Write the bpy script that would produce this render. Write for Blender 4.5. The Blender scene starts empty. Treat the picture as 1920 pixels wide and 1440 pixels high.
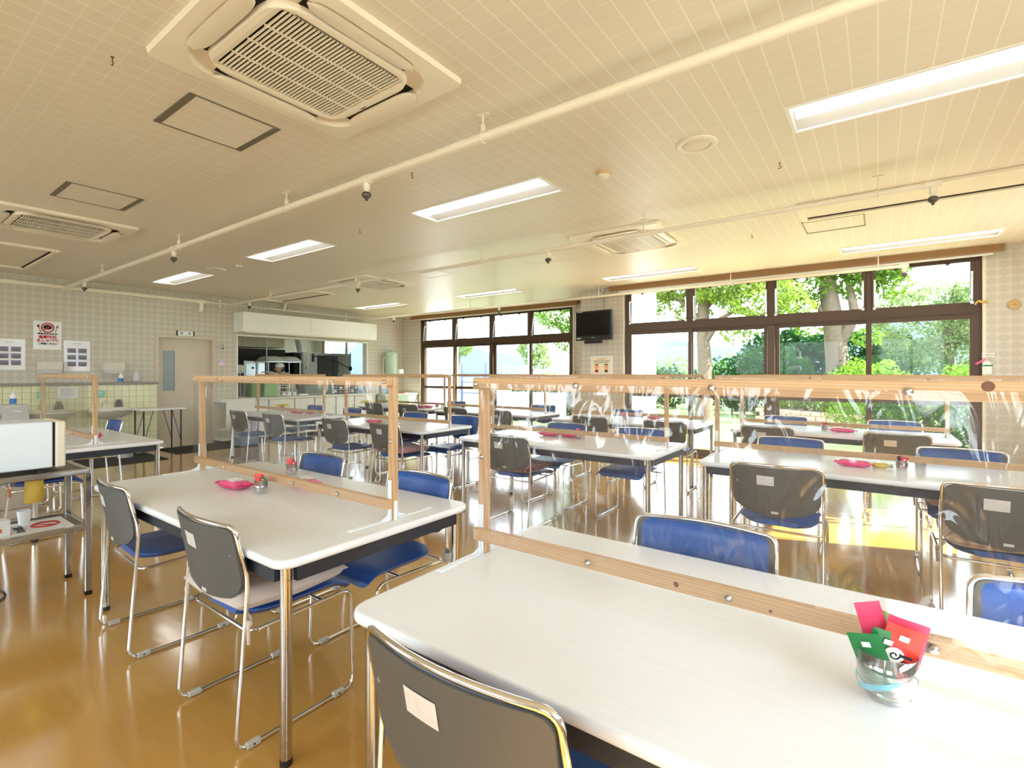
import bpy, bmesh, math, random
import numpy as np
from mathutils import Vector, Matrix
PI = math.pi
rnd = random.Random(7)
S = bpy.context.scene
COL = S.collection
# ---------------------------------------------------------------- camera, light, exposure
cam = bpy.data.cameras.new('camera'); cam_o = bpy.data.objects.new('camera', cam); COL.objects.link(cam_o)
cam_o.location = (0, 0, 1.317); cam_o.rotation_euler = (PI/2, 0, 0.632)
cam.sensor_width = 36; cam.lens = 36*938/1920; cam.shift_y = -20.3/1920; cam.clip_start = 0.05; cam.clip_end = 600
S.camera = cam_o
S.view_settings.view_transform = 'Standard'; S.view_settings.look = 'None'
S.view_settings.gamma = 1; S.view_settings.use_curve_mapping = False
S.view_settings.exposure = 1.75
S.cycles.use_denoising = True
S.cycles.max_bounces = 10; S.cycles.diffuse_bounces = 5; S.cycles.glossy_bounces = 4
S.cycles.transmission_bounces = 6; S.cycles.transparent_max_bounces = 24
S.cycles.sample_clamp_indirect = 6
S.cycles.caustics_reflective = True; S.cycles.blur_glossy = 0.6; S.cycles.caustics_refractive = False
world = bpy.data.worlds.new('world'); S.world = world; world.use_nodes = True
wn = world.node_tree; wn.nodes.clear()
SKY = 3.4
bg = wn.nodes.new('ShaderNodeBackground'); wo = wn.nodes.new('ShaderNodeOutputWorld')
tc = wn.nodes.new('ShaderNodeTexCoord'); sx = wn.nodes.new('ShaderNodeSeparateXYZ'); ramp = wn.nodes.new('ShaderNodeValToRGB')
wn.links.new(tc.outputs['Generated'], sx.inputs[0]); wn.links.new(sx.outputs['Z'], ramp.inputs[0])
ramp.color_ramp.elements[0].position = 0.0; ramp.color_ramp.elements[0].color = (0.82, 0.915, 1.0, 1)
ramp.color_ramp.elements[1].position = 0.7; ramp.color_ramp.elements[1].color = (0.62, 0.80, 1.0, 1)
wn.links.new(ramp.outputs[0], bg.inputs[0]); bg.inputs[1].default_value = SKY
wn.links.new(bg.outputs[0], wo.inputs[0])
sun = bpy.data.lights.new('sun', 'SUN'); sun.energy = 8.5; sun.color = (1.0, 0.95, 0.86); sun.angle = 0.009
sun_o = bpy.data.objects.new('sun', sun); COL.objects.link(sun_o)
sd = Vector((1.09, 0.388, 1.0)).normalized()
sun_o.rotation_euler = sd.to_track_quat('Z', 'Y').to_euler(); sun_o.location = (30, 12, 28)
LAMP = 1.7                 # emission strength of the ceiling lamps' light bars
# room dimensions
H = 2.77; XL = -10.14; YW = 7.88; YB = 8.96; XS = -4.26; XR = 1.95; YR = -3.2

# ---------------------------------------------------------------- helpers
def lin(c):
    c = c/255.0
    return c/12.92 if c <= 0.04045 else ((c+0.055)/1.055)**2.4
def rgb(r, g, b): return (lin(r), lin(g), lin(b), 1)

class NT:
    def __init__(s, name):
        s.m = bpy.data.materials.new(name); s.m.use_nodes = True
        s.t = s.m.node_tree; s.b = s.t.nodes['Principled BSDF']; s.out = s.t.nodes['Material Output']
    def n(s, typ, **kw):
        x = s.t.nodes.new(typ)
        for k, v in kw.items(): setattr(x, k, v)
        return x
    def l(s, a, b): s.t.links.new(a, b)
    def math(s, op, a, b=None, c=None):
        x = s.n('ShaderNodeMath', operation=op)
        for i, v in enumerate((a, b, c)):
            if v is None: continue
            if isinstance(v, (int, float)): x.inputs[i].default_value = v
            else: s.l(v, x.inputs[i])
        return x.outputs[0]
    def mix(s, f, a, b):
        x = s.n('ShaderNodeMix', data_type='RGBA')
        if isinstance(f, (int, float)): x.inputs[0].default_value = f
        else: s.l(f, x.inputs[0])
        for i, v in ((6, a), (7, b)):
            if isinstance(v, tuple): x.inputs[i].default_value = v
            else: s.l(v, x.inputs[i])
        return x.outputs[2]
    def noise(s, scale, detail=3, vec=None, rough=0.55):
        x = s.n('ShaderNodeTexNoise'); x.inputs['Scale'].default_value = scale; x.inputs['Detail'].default_value = detail
        x.inputs['Roughness'].default_value = rough
        if vec is not None: s.l(vec, x.inputs['Vector'])
        return x.outputs['Fac']
    def pos(s, obj=False):
        if obj: return s.n('ShaderNodeTexCoord').outputs['Object']
        return s.n('ShaderNodeNewGeometry').outputs['Position']
    def scale(s, vec, x, y, z):
        m = s.n('ShaderNodeMapping'); m.inputs['Scale'].default_value = (x, y, z); s.l(vec, m.inputs[0]); return m.outputs[0]
    def xyz(s, vec):
        x = s.n('ShaderNodeSeparateXYZ'); s.l(vec, x.inputs[0]); return x.outputs
    def bump(s, h, strength, dist=0.01):
        x = s.n('ShaderNodeBump'); x.inputs['Strength'].default_value = strength; x.inputs['Distance'].default_value = dist
        s.l(h, x.inputs['Height']); s.l(x.outputs[0], s.b.inputs['Normal']); return x
    def lines(s, v, period, width):
        f = s.math('FRACT', s.math('DIVIDE', v, period)); return s.math('LESS_THAN', f, width/period)

def mat(name, col, rough=0.5, metal=0.0, spec=0.5, coat=0.0, emit=None, es=1.0, var=0.06, vscale=6, bump=0, bscale=60, obj=True, alpha=None, sub=0):
    k = NT(name); b = k.b
    v = k.pos(obj)
    if var:
        f = k.noise(vscale, 3, v)
        d = tuple(max(0, c*(1-var*1.6)) for c in col[:3])+(1,); u = tuple(min(1, c*(1+var)) for c in col[:3])+(1,)
        k.l(k.mix(f, d, u), b.inputs['Base Color'])
    else: b.inputs['Base Color'].default_value = col
    b.inputs['Roughness'].default_value = rough; b.inputs['Metallic'].default_value = metal
    b.inputs['Specular IOR Level'].default_value = spec; b.inputs['Coat Weight'].default_value = coat
    if emit: b.inputs['Emission Color'].default_value = emit; b.inputs['Emission Strength'].default_value = es
    if bump: k.bump(k.noise(bscale, 4, v), bump, 0.004)
    k.m.diffuse_color = col
    return k.m

def clear_mat(name, tint=(1, 1, 1, 1), haze=0.0, hcol=(1, 1, 1, 1), rough=0.03, wrinkle=0.0, wscale=8, f0=0.04, fmul=1.0):
    """thin clear sheet: see-through with a fresnel sheen and optionally a little milky haze"""
    k = NT(name); t = k.t; t.nodes.remove(k.b)
    tr = k.n('ShaderNodeBsdfTransparent'); tr.inputs[0].default_value = tint
    gl = k.n('ShaderNodeBsdfGlossy'); gl.inputs['Roughness'].default_value = rough
    lw = k.n('ShaderNodeFresnel'); ge = k.n('ShaderNodeNewGeometry'); k.l(k.math('SUBTRACT', 1.5, k.math('MULTIPLY', ge.outputs['Backfacing'], 1.5-1/1.5)), lw.inputs['IOR'])
    fac = k.math('MULTIPLY', lw.outputs[0], fmul)
    if wrinkle:
        bp = k.n('ShaderNodeBump'); bp.inputs['Strength'].default_value = wrinkle; bp.inputs['Distance'].default_value = 0.02
        nz = k.n('ShaderNodeTexNoise'); nz.inputs['Scale'].default_value = wscale; nz.inputs['Detail'].default_value = 2; nz.inputs['Distortion'].default_value = 1.2
        k.l(k.scale(k.pos(True), 1.6, 1, 0.55), nz.inputs['Vector']); k.l(nz.outputs['Fac'], bp.inputs['Height'])
        k.l(bp.outputs[0], gl.inputs['Normal'])
    base = tr.outputs[0]
    if haze:
        df = k.n('ShaderNodeBsdfDiffuse'); df.inputs[0].default_value = hcol
        mx = k.n('ShaderNodeMixShader'); mx.inputs[0].default_value = haze; k.l(base, mx.inputs[1]); k.l(df.outputs[0], mx.inputs[2]); base = mx.outputs[0]
    ms = k.n('ShaderNodeMixShader'); k.l(fac, ms.inputs[0]); k.l(base, ms.inputs[1]); k.l(gl.outputs[0], ms.inputs[2])
    k.l(ms.outputs[0], k.out.inputs[0]); return k.m

class MB:
    def __init__(s): s.v = []; s.f = []; s.s = []; s.m = []
    def add(s, vs, fs, smooth=False, m=0):
        o = len(s.v); s.v += [tuple(v) for v in vs]
        for f in fs: s.f.append(tuple(i+o for i in f)); s.s.append(smooth); s.m.append(m)
        return s
    def box(s, c, d, m=0, bev=0, rz=0, rx=0, ry=0):
        x, y, z = d[0]/2, d[1]/2, d[2]/2
        if not bev:
            vs = [(i*x, j*y, k*z) for i in (-1, 1) for j in (-1, 1) for k in (-1, 1)]
            fs = [(0,1,3,2),(4,6,7,5),(0,4,5,1),(2,3,7,6),(0,2,6,4),(1,5,7,3)]
        else:
            b = min(bev, x*.95, y*.95, z*.95); vs = []; ix = {}
            for i in (-1, 1):
                for j in (-1, 1):
                    for k in (-1, 1):
                        for a in range(3):
                            p = [i*(x-b), j*(y-b), k*(z-b)]; p[a] = (i*x, j*y, k*z)[a]
                            ix[(i,j,k,a)] = len(vs); vs.append(tuple(p))
            fs = []
            for a in range(3):
                o1, o2 = (a+1)%3, (a+2)%3
                for sg in (-1, 1):
                    q = []
                    for u, w in ((-1,-1),(1,-1),(1,1),(-1,1)):
                        t = [0,0,0]; t[a] = sg; t[o1] = u; t[o2] = w; q.append(ix[(t[0],t[1],t[2],a)])
                    fs.append(tuple(q if sg > 0 else q[::-1]))
            for a in range(3):      # edges along axis a
                o1, o2 = (a+1)%3, (a+2)%3
                for u in (-1, 1):
                    for w in (-1, 1):
                        def g(e, ax):
                            t = [0,0,0]; t[a] = e; t[o1] = u; t[o2] = w; return ix[(t[0],t[1],t[2],ax)]
                        q = (g(-1,o1), g(1,o1), g(1,o2), g(-1,o2)); fs.append(q if u*w < 0 else q[::-1])
            for i in (-1, 1):
                for j in (-1, 1):
                    for k in (-1, 1):
                        q = (ix[(i,j,k,0)], ix[(i,j,k,1)], ix[(i,j,k,2)]); fs.append(q if i*j*k > 0 else q[::-1])
        if rx or ry or rz:
            M = Matrix.Rotation(rz,3,'Z') @ Matrix.Rotation(ry,3,'Y') @ Matrix.Rotation(rx,3,'X'); vs = [M @ Vector(v) for v in vs]
        return s.add([(v[0]+c[0], v[1]+c[1], v[2]+c[2]) for v in vs], fs, False, m)
    def b2(s, x0, x1, y0, y1, z0, z1, m=0, bev=0): return s.box(((x0+x1)/2,(y0+y1)/2,(z0+z1)/2), (x1-x0,y1-y0,z1-z0), m, bev)
    def tube(s, pts, r, n=8, closed=False, m=0, caps=True):
        pts = [Vector(p) for p in pts]; N = len(pts); vs = []; fs = []
        T = []
        for i in range(N):
            a = pts[(i-1) % N] if (closed or i) else pts[0]; b = pts[(i+1) % N] if (closed or i < N-1) else pts[-1]
            T.append((b-a).normalized())
        up = Vector((0,0,1)) if abs(T[0].z) < .9 else Vector((1,0,0))
        nrm = (up - T[0]*up.dot(T[0])).normalized()
        rr = r if isinstance(r, (list, tuple)) else [r]*N
        for i in range(N):
            nrm = (nrm - T[i]*nrm.dot(T[i])).normalized(); bi = T[i].cross(nrm)
            for k in range(n):
                a = 2*PI*k/n; vs.append(pts[i] + (nrm*math.cos(a)+bi*math.sin(a))*rr[i])
        for i in range(N if closed else N-1):
            for k in range(n):
                j = (i+1) % N; fs.append((i*n+k, i*n+(k+1)%n, j*n+(k+1)%n, j*n+k))
        s.add(vs, fs, True, m)
        if caps and not closed:
            s.add(vs[:n], [tuple(range(n))[::-1]], False, m); s.add(vs[-n:], [tuple(range(n))], False, m)
        return s
    def cyl(s, p0, p1, r, n=12, m=0): return s.tube([p0, p1], r, n, m=m)
    def lathe(s, prof, n=16, c=(0,0,0), m=0, axis='z', sx=1, sy=1, closed=True):
        vs = []; fs = []
        for r, z in prof:
            for k in range(n):
                a = 2*PI*k/n; x, y = r*math.cos(a)*sx, r*math.sin(a)*sy
                p = (x, y, z) if axis == 'z' else ((z, x, y) if axis == 'x' else (y, z, x)); vs.append((p[0]+c[0], p[1]+c[1], p[2]+c[2]))
        for i in range(len(prof)-1):
            for k in range(n): fs.append((i*n+k, i*n+(k+1)%n, (i+1)*n+(k+1)%n, (i+1)*n+k))
        s.add(vs, fs, True, m)
        if closed:
            if prof[0][0] > 1e-5: s.add(vs[:n], [tuple(range(n))[::-1]], False, m)
            if prof[-1][0] > 1e-5: s.add(vs[-n:], [tuple(range(n))], False, m)
        return s
    def prism(s, poly, a, b, axis='z', m=0, smooth=False):
        n = len(poly)
        def P(u, w, t): return (u, w, t) if axis == 'z' else ((t, u, w) if axis == 'x' else (w, t, u))
        vs = [P(u, w, a) for u, w in poly]+[P(u, w, b) for u, w in poly]
        s.add(vs, [tuple(range(n))[::-1], tuple(range(n, 2*n))], False, m)
        s.add(vs, [(i, (i+1)%n, n+(i+1)%n, n+i) for i in range(n)], smooth, m); return s
    def grid(s, P, nu, nv, smooth=True, m=0, wrap=False):
        vs = [P(u/nu, v/nv) for v in range(nv+1) for u in range(nu+1)]
        s.add(vs, [(v*(nu+1)+u, v*(nu+1)+u+1, (v+1)*(nu+1)+u+1, (v+1)*(nu+1)+u) for v in range(nv) for u in range(nu)], smooth, m); return s
    def ball(s, c, r, n=12, k=8, m=0):
        rr = r if isinstance(r, tuple) else (r, r, r)
        pr = [(math.sin(PI*i/k), -math.cos(PI*i/k)) for i in range(k+1)]
        vs = []
        for a, z in pr:
            for j in range(n): t = 2*PI*j/n; vs.append((c[0]+rr[0]*a*math.cos(t), c[1]+rr[1]*a*math.sin(t), c[2]+rr[2]*z))
        s.add(vs, [(i*n+j, i*n+(j+1)%n, (i+1)*n+(j+1)%n, (i+1)*n+j) for i in range(k) for j in range(n)], True, m); return s
    def mesh(s, name, mats):
        me = bpy.data.meshes.new(name); me.from_pydata(s.v, [], s.f)
        for x in (mats if isinstance(mats, (list, tuple)) else [mats]): me.materials.append(x)
        me.polygons.foreach_set('use_smooth', s.s); me.polygons.foreach_set('material_index', s.m); me.update(); return me

def link(name, me, parent=None, loc=None, rz=0, label=None, cat=None, group=None, kind=None):
    o = bpy.data.objects.new(name, me); COL.objects.link(o)
    if parent is not None: o.parent = parent
    if loc is not None: o.location = loc
    if rz: o.rotation_euler = (0, 0, rz)
    tag(o, label, cat, group, kind); return o
def tag(o, label=None, cat=None, group=None, kind=None):
    if label: o['label'] = label
    if cat: o['category'] = cat
    if group: o['group'] = group
    if kind: o['kind'] = kind
    return o
def ob(name, mb, mats, parent=None, **kw): return link(name, mb.mesh(name, mats), parent, **kw)
def thing(name, label, cat, loc=(0,0,0), rz=0, group=None): return link(name, None, None, loc, rz, label, cat, group)
def struct(name, mb, mats, parent=None, **kw):
    if parent is None: kw['kind'] = 'structure'
    return ob(name, mb, mats, parent, **kw)
def copy_tree(o, loc=None, rz=None, label=None, skip=()):
    c = o.copy(); COL.objects.link(c)
    if loc is not None: c.location = loc
    if rz is not None: c.rotation_euler = (0, 0, rz)
    if label: c['label'] = label
    for ch in list(o.children):
        if ch.name.split('.')[0] in skip: continue
        d = ch.copy(); COL.objects.link(d); d.parent = c
        for g in list(ch.children):
            e = g.copy(); COL.objects.link(e); e.parent = d
    return c
def fillet(pts, r, n=5):
    pts = [Vector(p) for p in pts]; rr = r if isinstance(r, (list, tuple)) else [r]*len(pts); out = [pts[0]]
    for i in range(1, len(pts)-1):
        a, b, c = pts[i-1], pts[i], pts[i+1]; u = (a-b); w = (c-b); lu, lw = u.length, w.length; u.normalize(); w.normalize()
        d = min(rr[i], lu*.49, lw*.49)
        if d < 1e-4: out.append(b); continue
        p, q = b+u*d, b+w*d
        for k in range(n+1):
            t = k/n; out.append(p*(1-t)**2 + b*2*t*(1-t) + q*t*t)
    out.append(pts[-1]); return out
def rrect(x0, x1, y0, y1, r, n=5):
    o = []
    for cx, cy, a in ((x1-r, y1-r, 0), (x0+r, y1-r, PI/2), (x0+r, y0+r, PI), (x1-r, y0+r, 3*PI/2)):
        for k in range(n+1): t = a+PI/2*k/n; o.append((cx+r*math.cos(t), cy+r*math.sin(t)))
    return o
def holes(mb, x0, x1, y0, y1, hs, P, m=0):
    xs = sorted({x0, x1, *[h[0] for h in hs], *[h[1] for h in hs]}); ys = sorted({y0, y1, *[h[2] for h in hs], *[h[3] for h in hs]})
    for i in range(len(xs)-1):
        for j in range(len(ys)-1):
            cx, cy = (xs[i]+xs[i+1])/2, (ys[j]+ys[j+1])/2
            if any(h[0] < cx < h[1] and h[2] < cy < h[3] for h in hs): continue
            mb.add([P(xs[i], ys[j]), P(xs[i+1], ys[j]), P(xs[i+1], ys[j+1]), P(xs[i], ys[j+1])], [(0,1,2,3)], False, m)
_txt = {}
def text_mesh(body, size, m, bold=0.0, ext=0.0004):
    c = bpy.data.curves.new('lettering', 'FONT'); c.body = body; c.size = size; c.align_x = 'CENTER'; c.align_y = 'CENTER'
    c.extrude = ext; c.offset = bold; c.resolution_u = 2
    o = bpy.data.objects.new('lettering', c); COL.objects.link(o)
    bpy.context.view_layer.update()
    me = bpy.data.meshes.new_from_object(o.evaluated_get(bpy.context.evaluated_depsgraph_get()))
    bpy.data.objects.remove(o); me.materials.clear(); me.materials.append(m); return me
def letter(parent, body, size, m, loc, rot, bold=0.0, name='lettering'):
    o = link(name, text_mesh(body, size, m, bold), parent, loc); o.rotation_euler = rot; return o
# ---------------------------------------------------------------- materials
M = {}
def ceiling_mat():
    k = NT('ceiling_paper'); x, y, z = k.xyz(k.pos()); b = k.b
    jx = k.math('ADD', x, k.math('MULTIPLY', k.noise(3, 2), 0.01)); jy = y
    lx = k.lines(jx, 0.105, 0.006); ly = k.lines(jy, 0.10, 0.004)
    big = k.math('MULTIPLY', lx, 0.9); l = k.math('MAXIMUM', big, k.math('MULTIPLY', ly, 0.55))
    base = k.mix(k.noise(1.3, 4), rgb(218, 208, 188), rgb(228, 220, 203))
    weave = k.noise(1, 3, k.scale(k.pos(), 10, 160, 10))
    base = k.mix(k.math('MULTIPLY', weave, 0.25), base, rgb(236, 230, 214))
    k.l(k.mix(k.math('MULTIPLY', l, 0.75), base, rgb(246, 242, 230)), b.inputs['Base Color'])
    b.inputs['Roughness'].default_value = 0.42; b.inputs['Specular IOR Level'].default_value = 0.35
    k.bump(k.math('ADD', k.math('MULTIPLY', l, 0.5), k.math('MULTIPLY', weave, 0.4)), 0.25, 0.003); return k.m
def paper_mat(name, ax, base, dark, p=0.1):
    k = NT(name); v = k.xyz(k.pos()); u = v[ax]; w = v[2]
    fu = k.math('SUBTRACT', k.math('FRACT', k.math('DIVIDE', u, p)), 0.5); fw = k.math('SUBTRACT', k.math('FRACT', k.math('DIVIDE', w, p*0.93)), 0.5)
    d = k.math('SQRT', k.math('ADD', k.math('MULTIPLY', fu, fu), k.math('MULTIPLY', fw, fw)))
    mr = k.n('ShaderNodeMapRange'); mr.inputs[1].default_value = 0.47; mr.inputs[2].default_value = 0.40; k.l(d, mr.inputs[0])
    inner = k.n('ShaderNodeMapRange'); inner.inputs[1].default_value = 0.36; inner.inputs[2].default_value = 0.41; k.l(d, inner.inputs[0])
    weave = k.noise(1, 3, k.scale(k.pos(), 60, 60, 300))
    c = k.mix(k.math('MULTIPLY', mr.outputs[0], .75), base, dark); c = k.mix(k.math('MULTIPLY', k.math('MULTIPLY', inner.outputs[0], mr.outputs[0]), 0.35), c, tuple(x*.8 for x in dark[:3])+(1,))
    c = k.mix(k.math('MULTIPLY', weave, 0.22), c, rgb(225, 216, 194))
    k.l(c, k.b.inputs['Base Color']); k.b.inputs['Roughness'].default_value = 0.75
    k.bump(weave, 0.15, 0.002); return k.m
def floor_mat():
    k = NT('floor_vinyl'); p = k.pos(); b = k.b
    st = k.noise(1, 5, k.scale(p, 3.5, 26, 1), 0.65); bl = k.noise(0.9, 3, p)
    c = k.mix(st, rgb(182, 132, 54), rgb(204, 158, 84)); c = k.mix(k.math('MULTIPLY', bl, 0.5), c, rgb(190, 142, 62))
    fine = k.noise(1, 2, k.scale(p, 30, 190, 1)); c = k.mix(k.math('MULTIPLY', fine, 0.22), c, rgb(212, 166, 92))
    k.l(c, b.inputs['Base Color'])
    r = k.n('ShaderNodeMapRange'); k.l(k.noise(2.2, 5, p), r.inputs[0]); r.inputs[3].default_value = 0.06; r.inputs[4].default_value = 0.20
    k.l(r.outputs[0], b.inputs['Roughness']); b.inputs['Specular IOR Level'].default_value = 0.8; b.inputs['Coat Weight'].default_value = 0.8; b.inputs['Coat Roughness'].default_value = 0.12
    wv = k.noise(1, 2, k.scale(p, 3.0, 9.0, 1)); k.bump(wv, 0.10, 0.012); return k.m
def pine_mat(name='pine', ax=0):
    k = NT(name); p = k.pos(True); sc = [26, 26, 26]; sc[ax] = 1.4
    oi = k.n('ShaderNodeObjectInfo'); ad = k.n('ShaderNodeVectorMath', operation='ADD'); k.l(p, ad.inputs[0]); k.l(oi.outputs['Random'], ad.inputs[1])
    n = k.noise(1, 4, k.scale(ad.outputs[0], *sc), 0.6); wv = k.n('ShaderNodeTexWave', wave_type='BANDS', bands_direction='DIAGONAL')
    s2 = [9, 9, 34]; s2[ax] = 0.7
    k.l(k.scale(ad.outputs[0], *s2), wv.inputs['Vector']); wv.inputs['Scale'].default_value = 2.6; wv.inputs['Distortion'].default_value = 5; wv.inputs['Detail'].default_value = 2
    c = k.mix(n, rgb(190, 150, 106), rgb(210, 176, 134)); c = k.mix(k.math('MULTIPLY', wv.outputs['Fac'], 0.45), c, rgb(168, 122, 76))
    k.l(c, k.b.inputs['Base Color']); k.b.inputs['Roughness'].default_value = 0.55; k.bump(n, 0.08, 0.002); return k.m
def table_mat():
    k = NT('table_laminate'); x, y, z = k.xyz(k.pos(True))
    st = k.noise(1, 1, k.scale(k.pos(True), 2.0, 220, 1))
    k.l(k.mix(st, rgb(226, 228, 230), rgb(236, 238, 240)), k.b.inputs['Base Color']); k.b.inputs['Roughness'].default_value = 0.22; k.b.inputs['Specular IOR Level'].default_value = 0.5
    k.bump(st, 0.05, 0.001); return k.m
def rust_steel(name, rust=0.5, base=(0.62, 0.6, 0.56, 1)):
    k = NT(name); p = k.pos(True); n = k.noise(60, 6, p, 0.7); g = k.n('ShaderNodeMapRange'); g.inputs[1].default_value = 0.74-rust*0.25; g.inputs[2].default_value = 0.86-rust*0.2; k.l(n, g.inputs[0])
    k.l(k.mix(g.outputs[0], base, rgb(120, 84, 44)), k.b.inputs['Base Color']); k.l(k.math('SUBTRACT', 1.0, k.math('MULTIPLY', g.outputs[0], 0.7)), k.b.inputs['Metallic'])
    k.l(k.math('ADD', 0.2, k.math('MULTIPLY', g.outputs[0], 0.45)), k.b.inputs['Roughness']); return k.m
def fabric(name, c1, c2, scale=40, kind='noise', rough=0.9):
    k = NT(name); p = k.pos(True)
    if kind == 'plaid':
        x, y, z = k.xyz(p); f = k.math('MULTIPLY', k.math('ADD', k.math('SINE', k.math('MULTIPLY', x, scale*3)), k.math('SINE', k.math('MULTIPLY', y, scale*3))), 0.25); f = k.math('ADD', f, 0.5)
    elif kind == 'spots':
        vo = k.n('ShaderNodeTexVoronoi'); vo.inputs['Scale'].default_value = scale; k.l(p, vo.inputs[0]); f = k.math('LESS_THAN', vo.outputs['Distance'], 0.32)
    elif kind == 'swirl':
        wv = k.n('ShaderNodeTexWave'); wv.inputs['Scale'].default_value = scale*.25; wv.inputs['Distortion'].default_value = 14; wv.inputs['Detail'].default_value = 2; k.l(p, wv.inputs[0]); f = k.math('GREATER_THAN', wv.outputs['Fac'], 0.82)
    else: f = k.noise(scale, 4, p)
    k.l(k.mix(f, c1, c2), k.b.inputs['Base Color']); k.b.inputs['Roughness'].default_value = rough; k.b.inputs['Sheen Weight'].default_value = 0.3
    k.bump(k.noise(220, 2, p), 0.2, 0.002); return k.m
def leaf_mat(name, c1, c2, tr=0.55):
    k = NT(name); n = k.noise(0.9, 3, k.pos(True)); n2 = k.noise(14, 2, k.pos(True)); f = k.math('ADD', k.math('MULTIPLY', n, 0.5), k.math('MULTIPLY', n2, 0.5))
    c = k.mix(f, c1, c2); t = k.n('ShaderNodeBsdfTranslucent'); d = k.n('ShaderNodeBsdfDiffuse'); mx = k.n('ShaderNodeMixShader')
    k.l(c, t.inputs[0]); k.l(c, d.inputs[0]); mx.inputs[0].default_value = tr; k.l(d.outputs[0], mx.inputs[1]); k.l(t.outputs[0], mx.inputs[2]); k.t.nodes.remove(k.b); k.l(mx.outputs[0], k.out.inputs[0]); return k.m
M['ceil'] = ceiling_mat(); M['floor'] = floor_mat(); M['pine'] = pine_mat('pine_rail', 0); M['pine_post'] = pine_mat('pine_post', 2)
M['paperX'] = paper_mat('wallpaper_servery', 1, rgb(206, 199, 184), rgb(188, 180, 163)); M['paperY'] = paper_mat('wallpaper_window_wall', 0, rgb(206, 199, 184), rgb(188, 180, 163))
M['plain'] = mat('plain_wall', rgb(214, 206, 188), 0.8); M['table'] = table_mat()
M['bronze'] = mat('bronze_aluminium', rgb(82, 62, 46), 0.38, 0.35, var=0.05); M['trimwood'] = mat('brown_trim', rgb(150, 112, 68), 0.5)
M['white'] = mat('white_paint', rgb(236, 234, 226), 0.45, var=0.03); M['cream'] = mat('cream_paint', rgb(228, 218, 196), 0.45, var=0.03); M['acwhite'] = mat('cream_plastic', rgb(236, 228, 208), 0.38, var=0.02)
M['chrome'] = mat('chrome', (0.78, 0.78, 0.78, 1), 0.12, 1.0, var=0); M['steel'] = mat('brushed_steel', (0.62, 0.63, 0.64, 1), 0.28, 1.0, var=0.05); M['rust'] = rust_steel('spotted_chrome', 0.5, (0.5, 0.47, 0.42, 1)); M['cartsteel'] = rust_steel('pitted_cart_steel', 0.3, (0.5, 0.49, 0.47, 1))
M['black'] = mat('black_plastic', rgb(22, 22, 24), 0.35, var=0.03); M['dark'] = mat('dark_gap', rgb(30, 27, 24), 0.8, var=0); M['apron'] = mat('dark_steel_frame', rgb(40, 44, 54), 0.5, 0.2, var=0.12, vscale=18)
M['shell'] = mat('grey_plastic_shell', rgb(84, 84, 80), 0.48, var=0.05); M['blue'] = mat('blue_vinyl', rgb(38, 84, 160), 0.36, var=0.05); M['navy'] = mat('dark_blue_vinyl', rgb(30, 60, 122), 0.36, var=0.05)
M['clip'] = mat('grey_glide', rgb(196, 194, 186), 0.5, var=0.03); M['label'] = mat('faded_paper_label', rgb(206, 203, 198), 0.6, var=0.12, vscale=30); M['paper'] = mat('paper', rgb(240, 240, 238), 0.55, var=0.02)
M['ink'] = mat('black_print', rgb(28, 28, 28), 0.6, var=0); M['red'] = mat('red_print', rgb(196, 30, 34), 0.55, var=0); M['glass'] = clear_mat('window_glass', (0.97, 0.98, 0.97, 1), rough=0.01, fmul=.2); M['hazeglass'] = clear_mat('hazy_window_glass', (0.95, 0.97, 0.96, 1), haze=0.02, rough=0.02, fmul=.25)  # second glass has a little white diffuse haze mixed in
M['vinyl'] = clear_mat('clear_vinyl', (0.96, 0.96, 0.95, 1), haze=0.012, hcol=(.9, .9, .9, 1), rough=0.04, wrinkle=0.3, wscale=5, fmul=1.0); M['vinyl2'] = clear_mat('creased_clear_vinyl', (0.95, 0.95, 0.95, 1), haze=0.015, hcol=(.95, .95, .95, 1), rough=0.06, wrinkle=1.0, wscale=7, fmul=1.6)
M['concrete'] = mat('white_render', rgb(226, 228, 230), 0.8, var=0.04); M['grass'] = mat('lawn_grass', rgb(112, 132, 66), 0.9, var=0.25, vscale=9, obj=False); M['paving'] = mat('paving', rgb(176, 168, 150), 0.85, var=0.08, obj=False)
M['pink'] = mat('pink_film', rgb(236, 92, 146), 0.25, var=0.2, vscale=30); M['hotpink'] = mat('hot_pink_film', rgb(226, 30, 96), 0.25, var=0.08); M['green'] = mat('green_film', rgb(24, 118, 58), 0.3, var=0.12, vscale=40); M['redfilm'] = mat('red_film', rgb(222, 48, 34), 0.3, var=0.08, vscale=30); M['lgreen'] = mat('pale_green_film', rgb(170, 214, 140), 0.3)
M['cyan'] = mat('blue_print', rgb(60, 130, 200), 0.4); M['yellow'] = mat('yellow_plastic', rgb(214, 184, 84), 0.45, var=0.05); M['skin'] = mat('skin', rgb(206, 158, 128), 0.6); M['stone'] = mat('terrazzo', rgb(150, 145, 132), 0.5, var=0.3, vscale=90)
def glow(name, col, s):
    m = bpy.data.materials.new(name); m.use_nodes = True; t = m.node_tree; t.nodes.clear(); e = t.nodes.new('ShaderNodeEmission'); o = t.nodes.new('ShaderNodeOutputMaterial'); e.inputs[0].default_value = col; e.inputs[1].default_value = s; t.links.new(e.outputs[0], o.inputs[0]); return m
M['lamp'] = glow('lamp_diffuser', (1.0, 0.97, 0.92, 1), LAMP)

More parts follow.
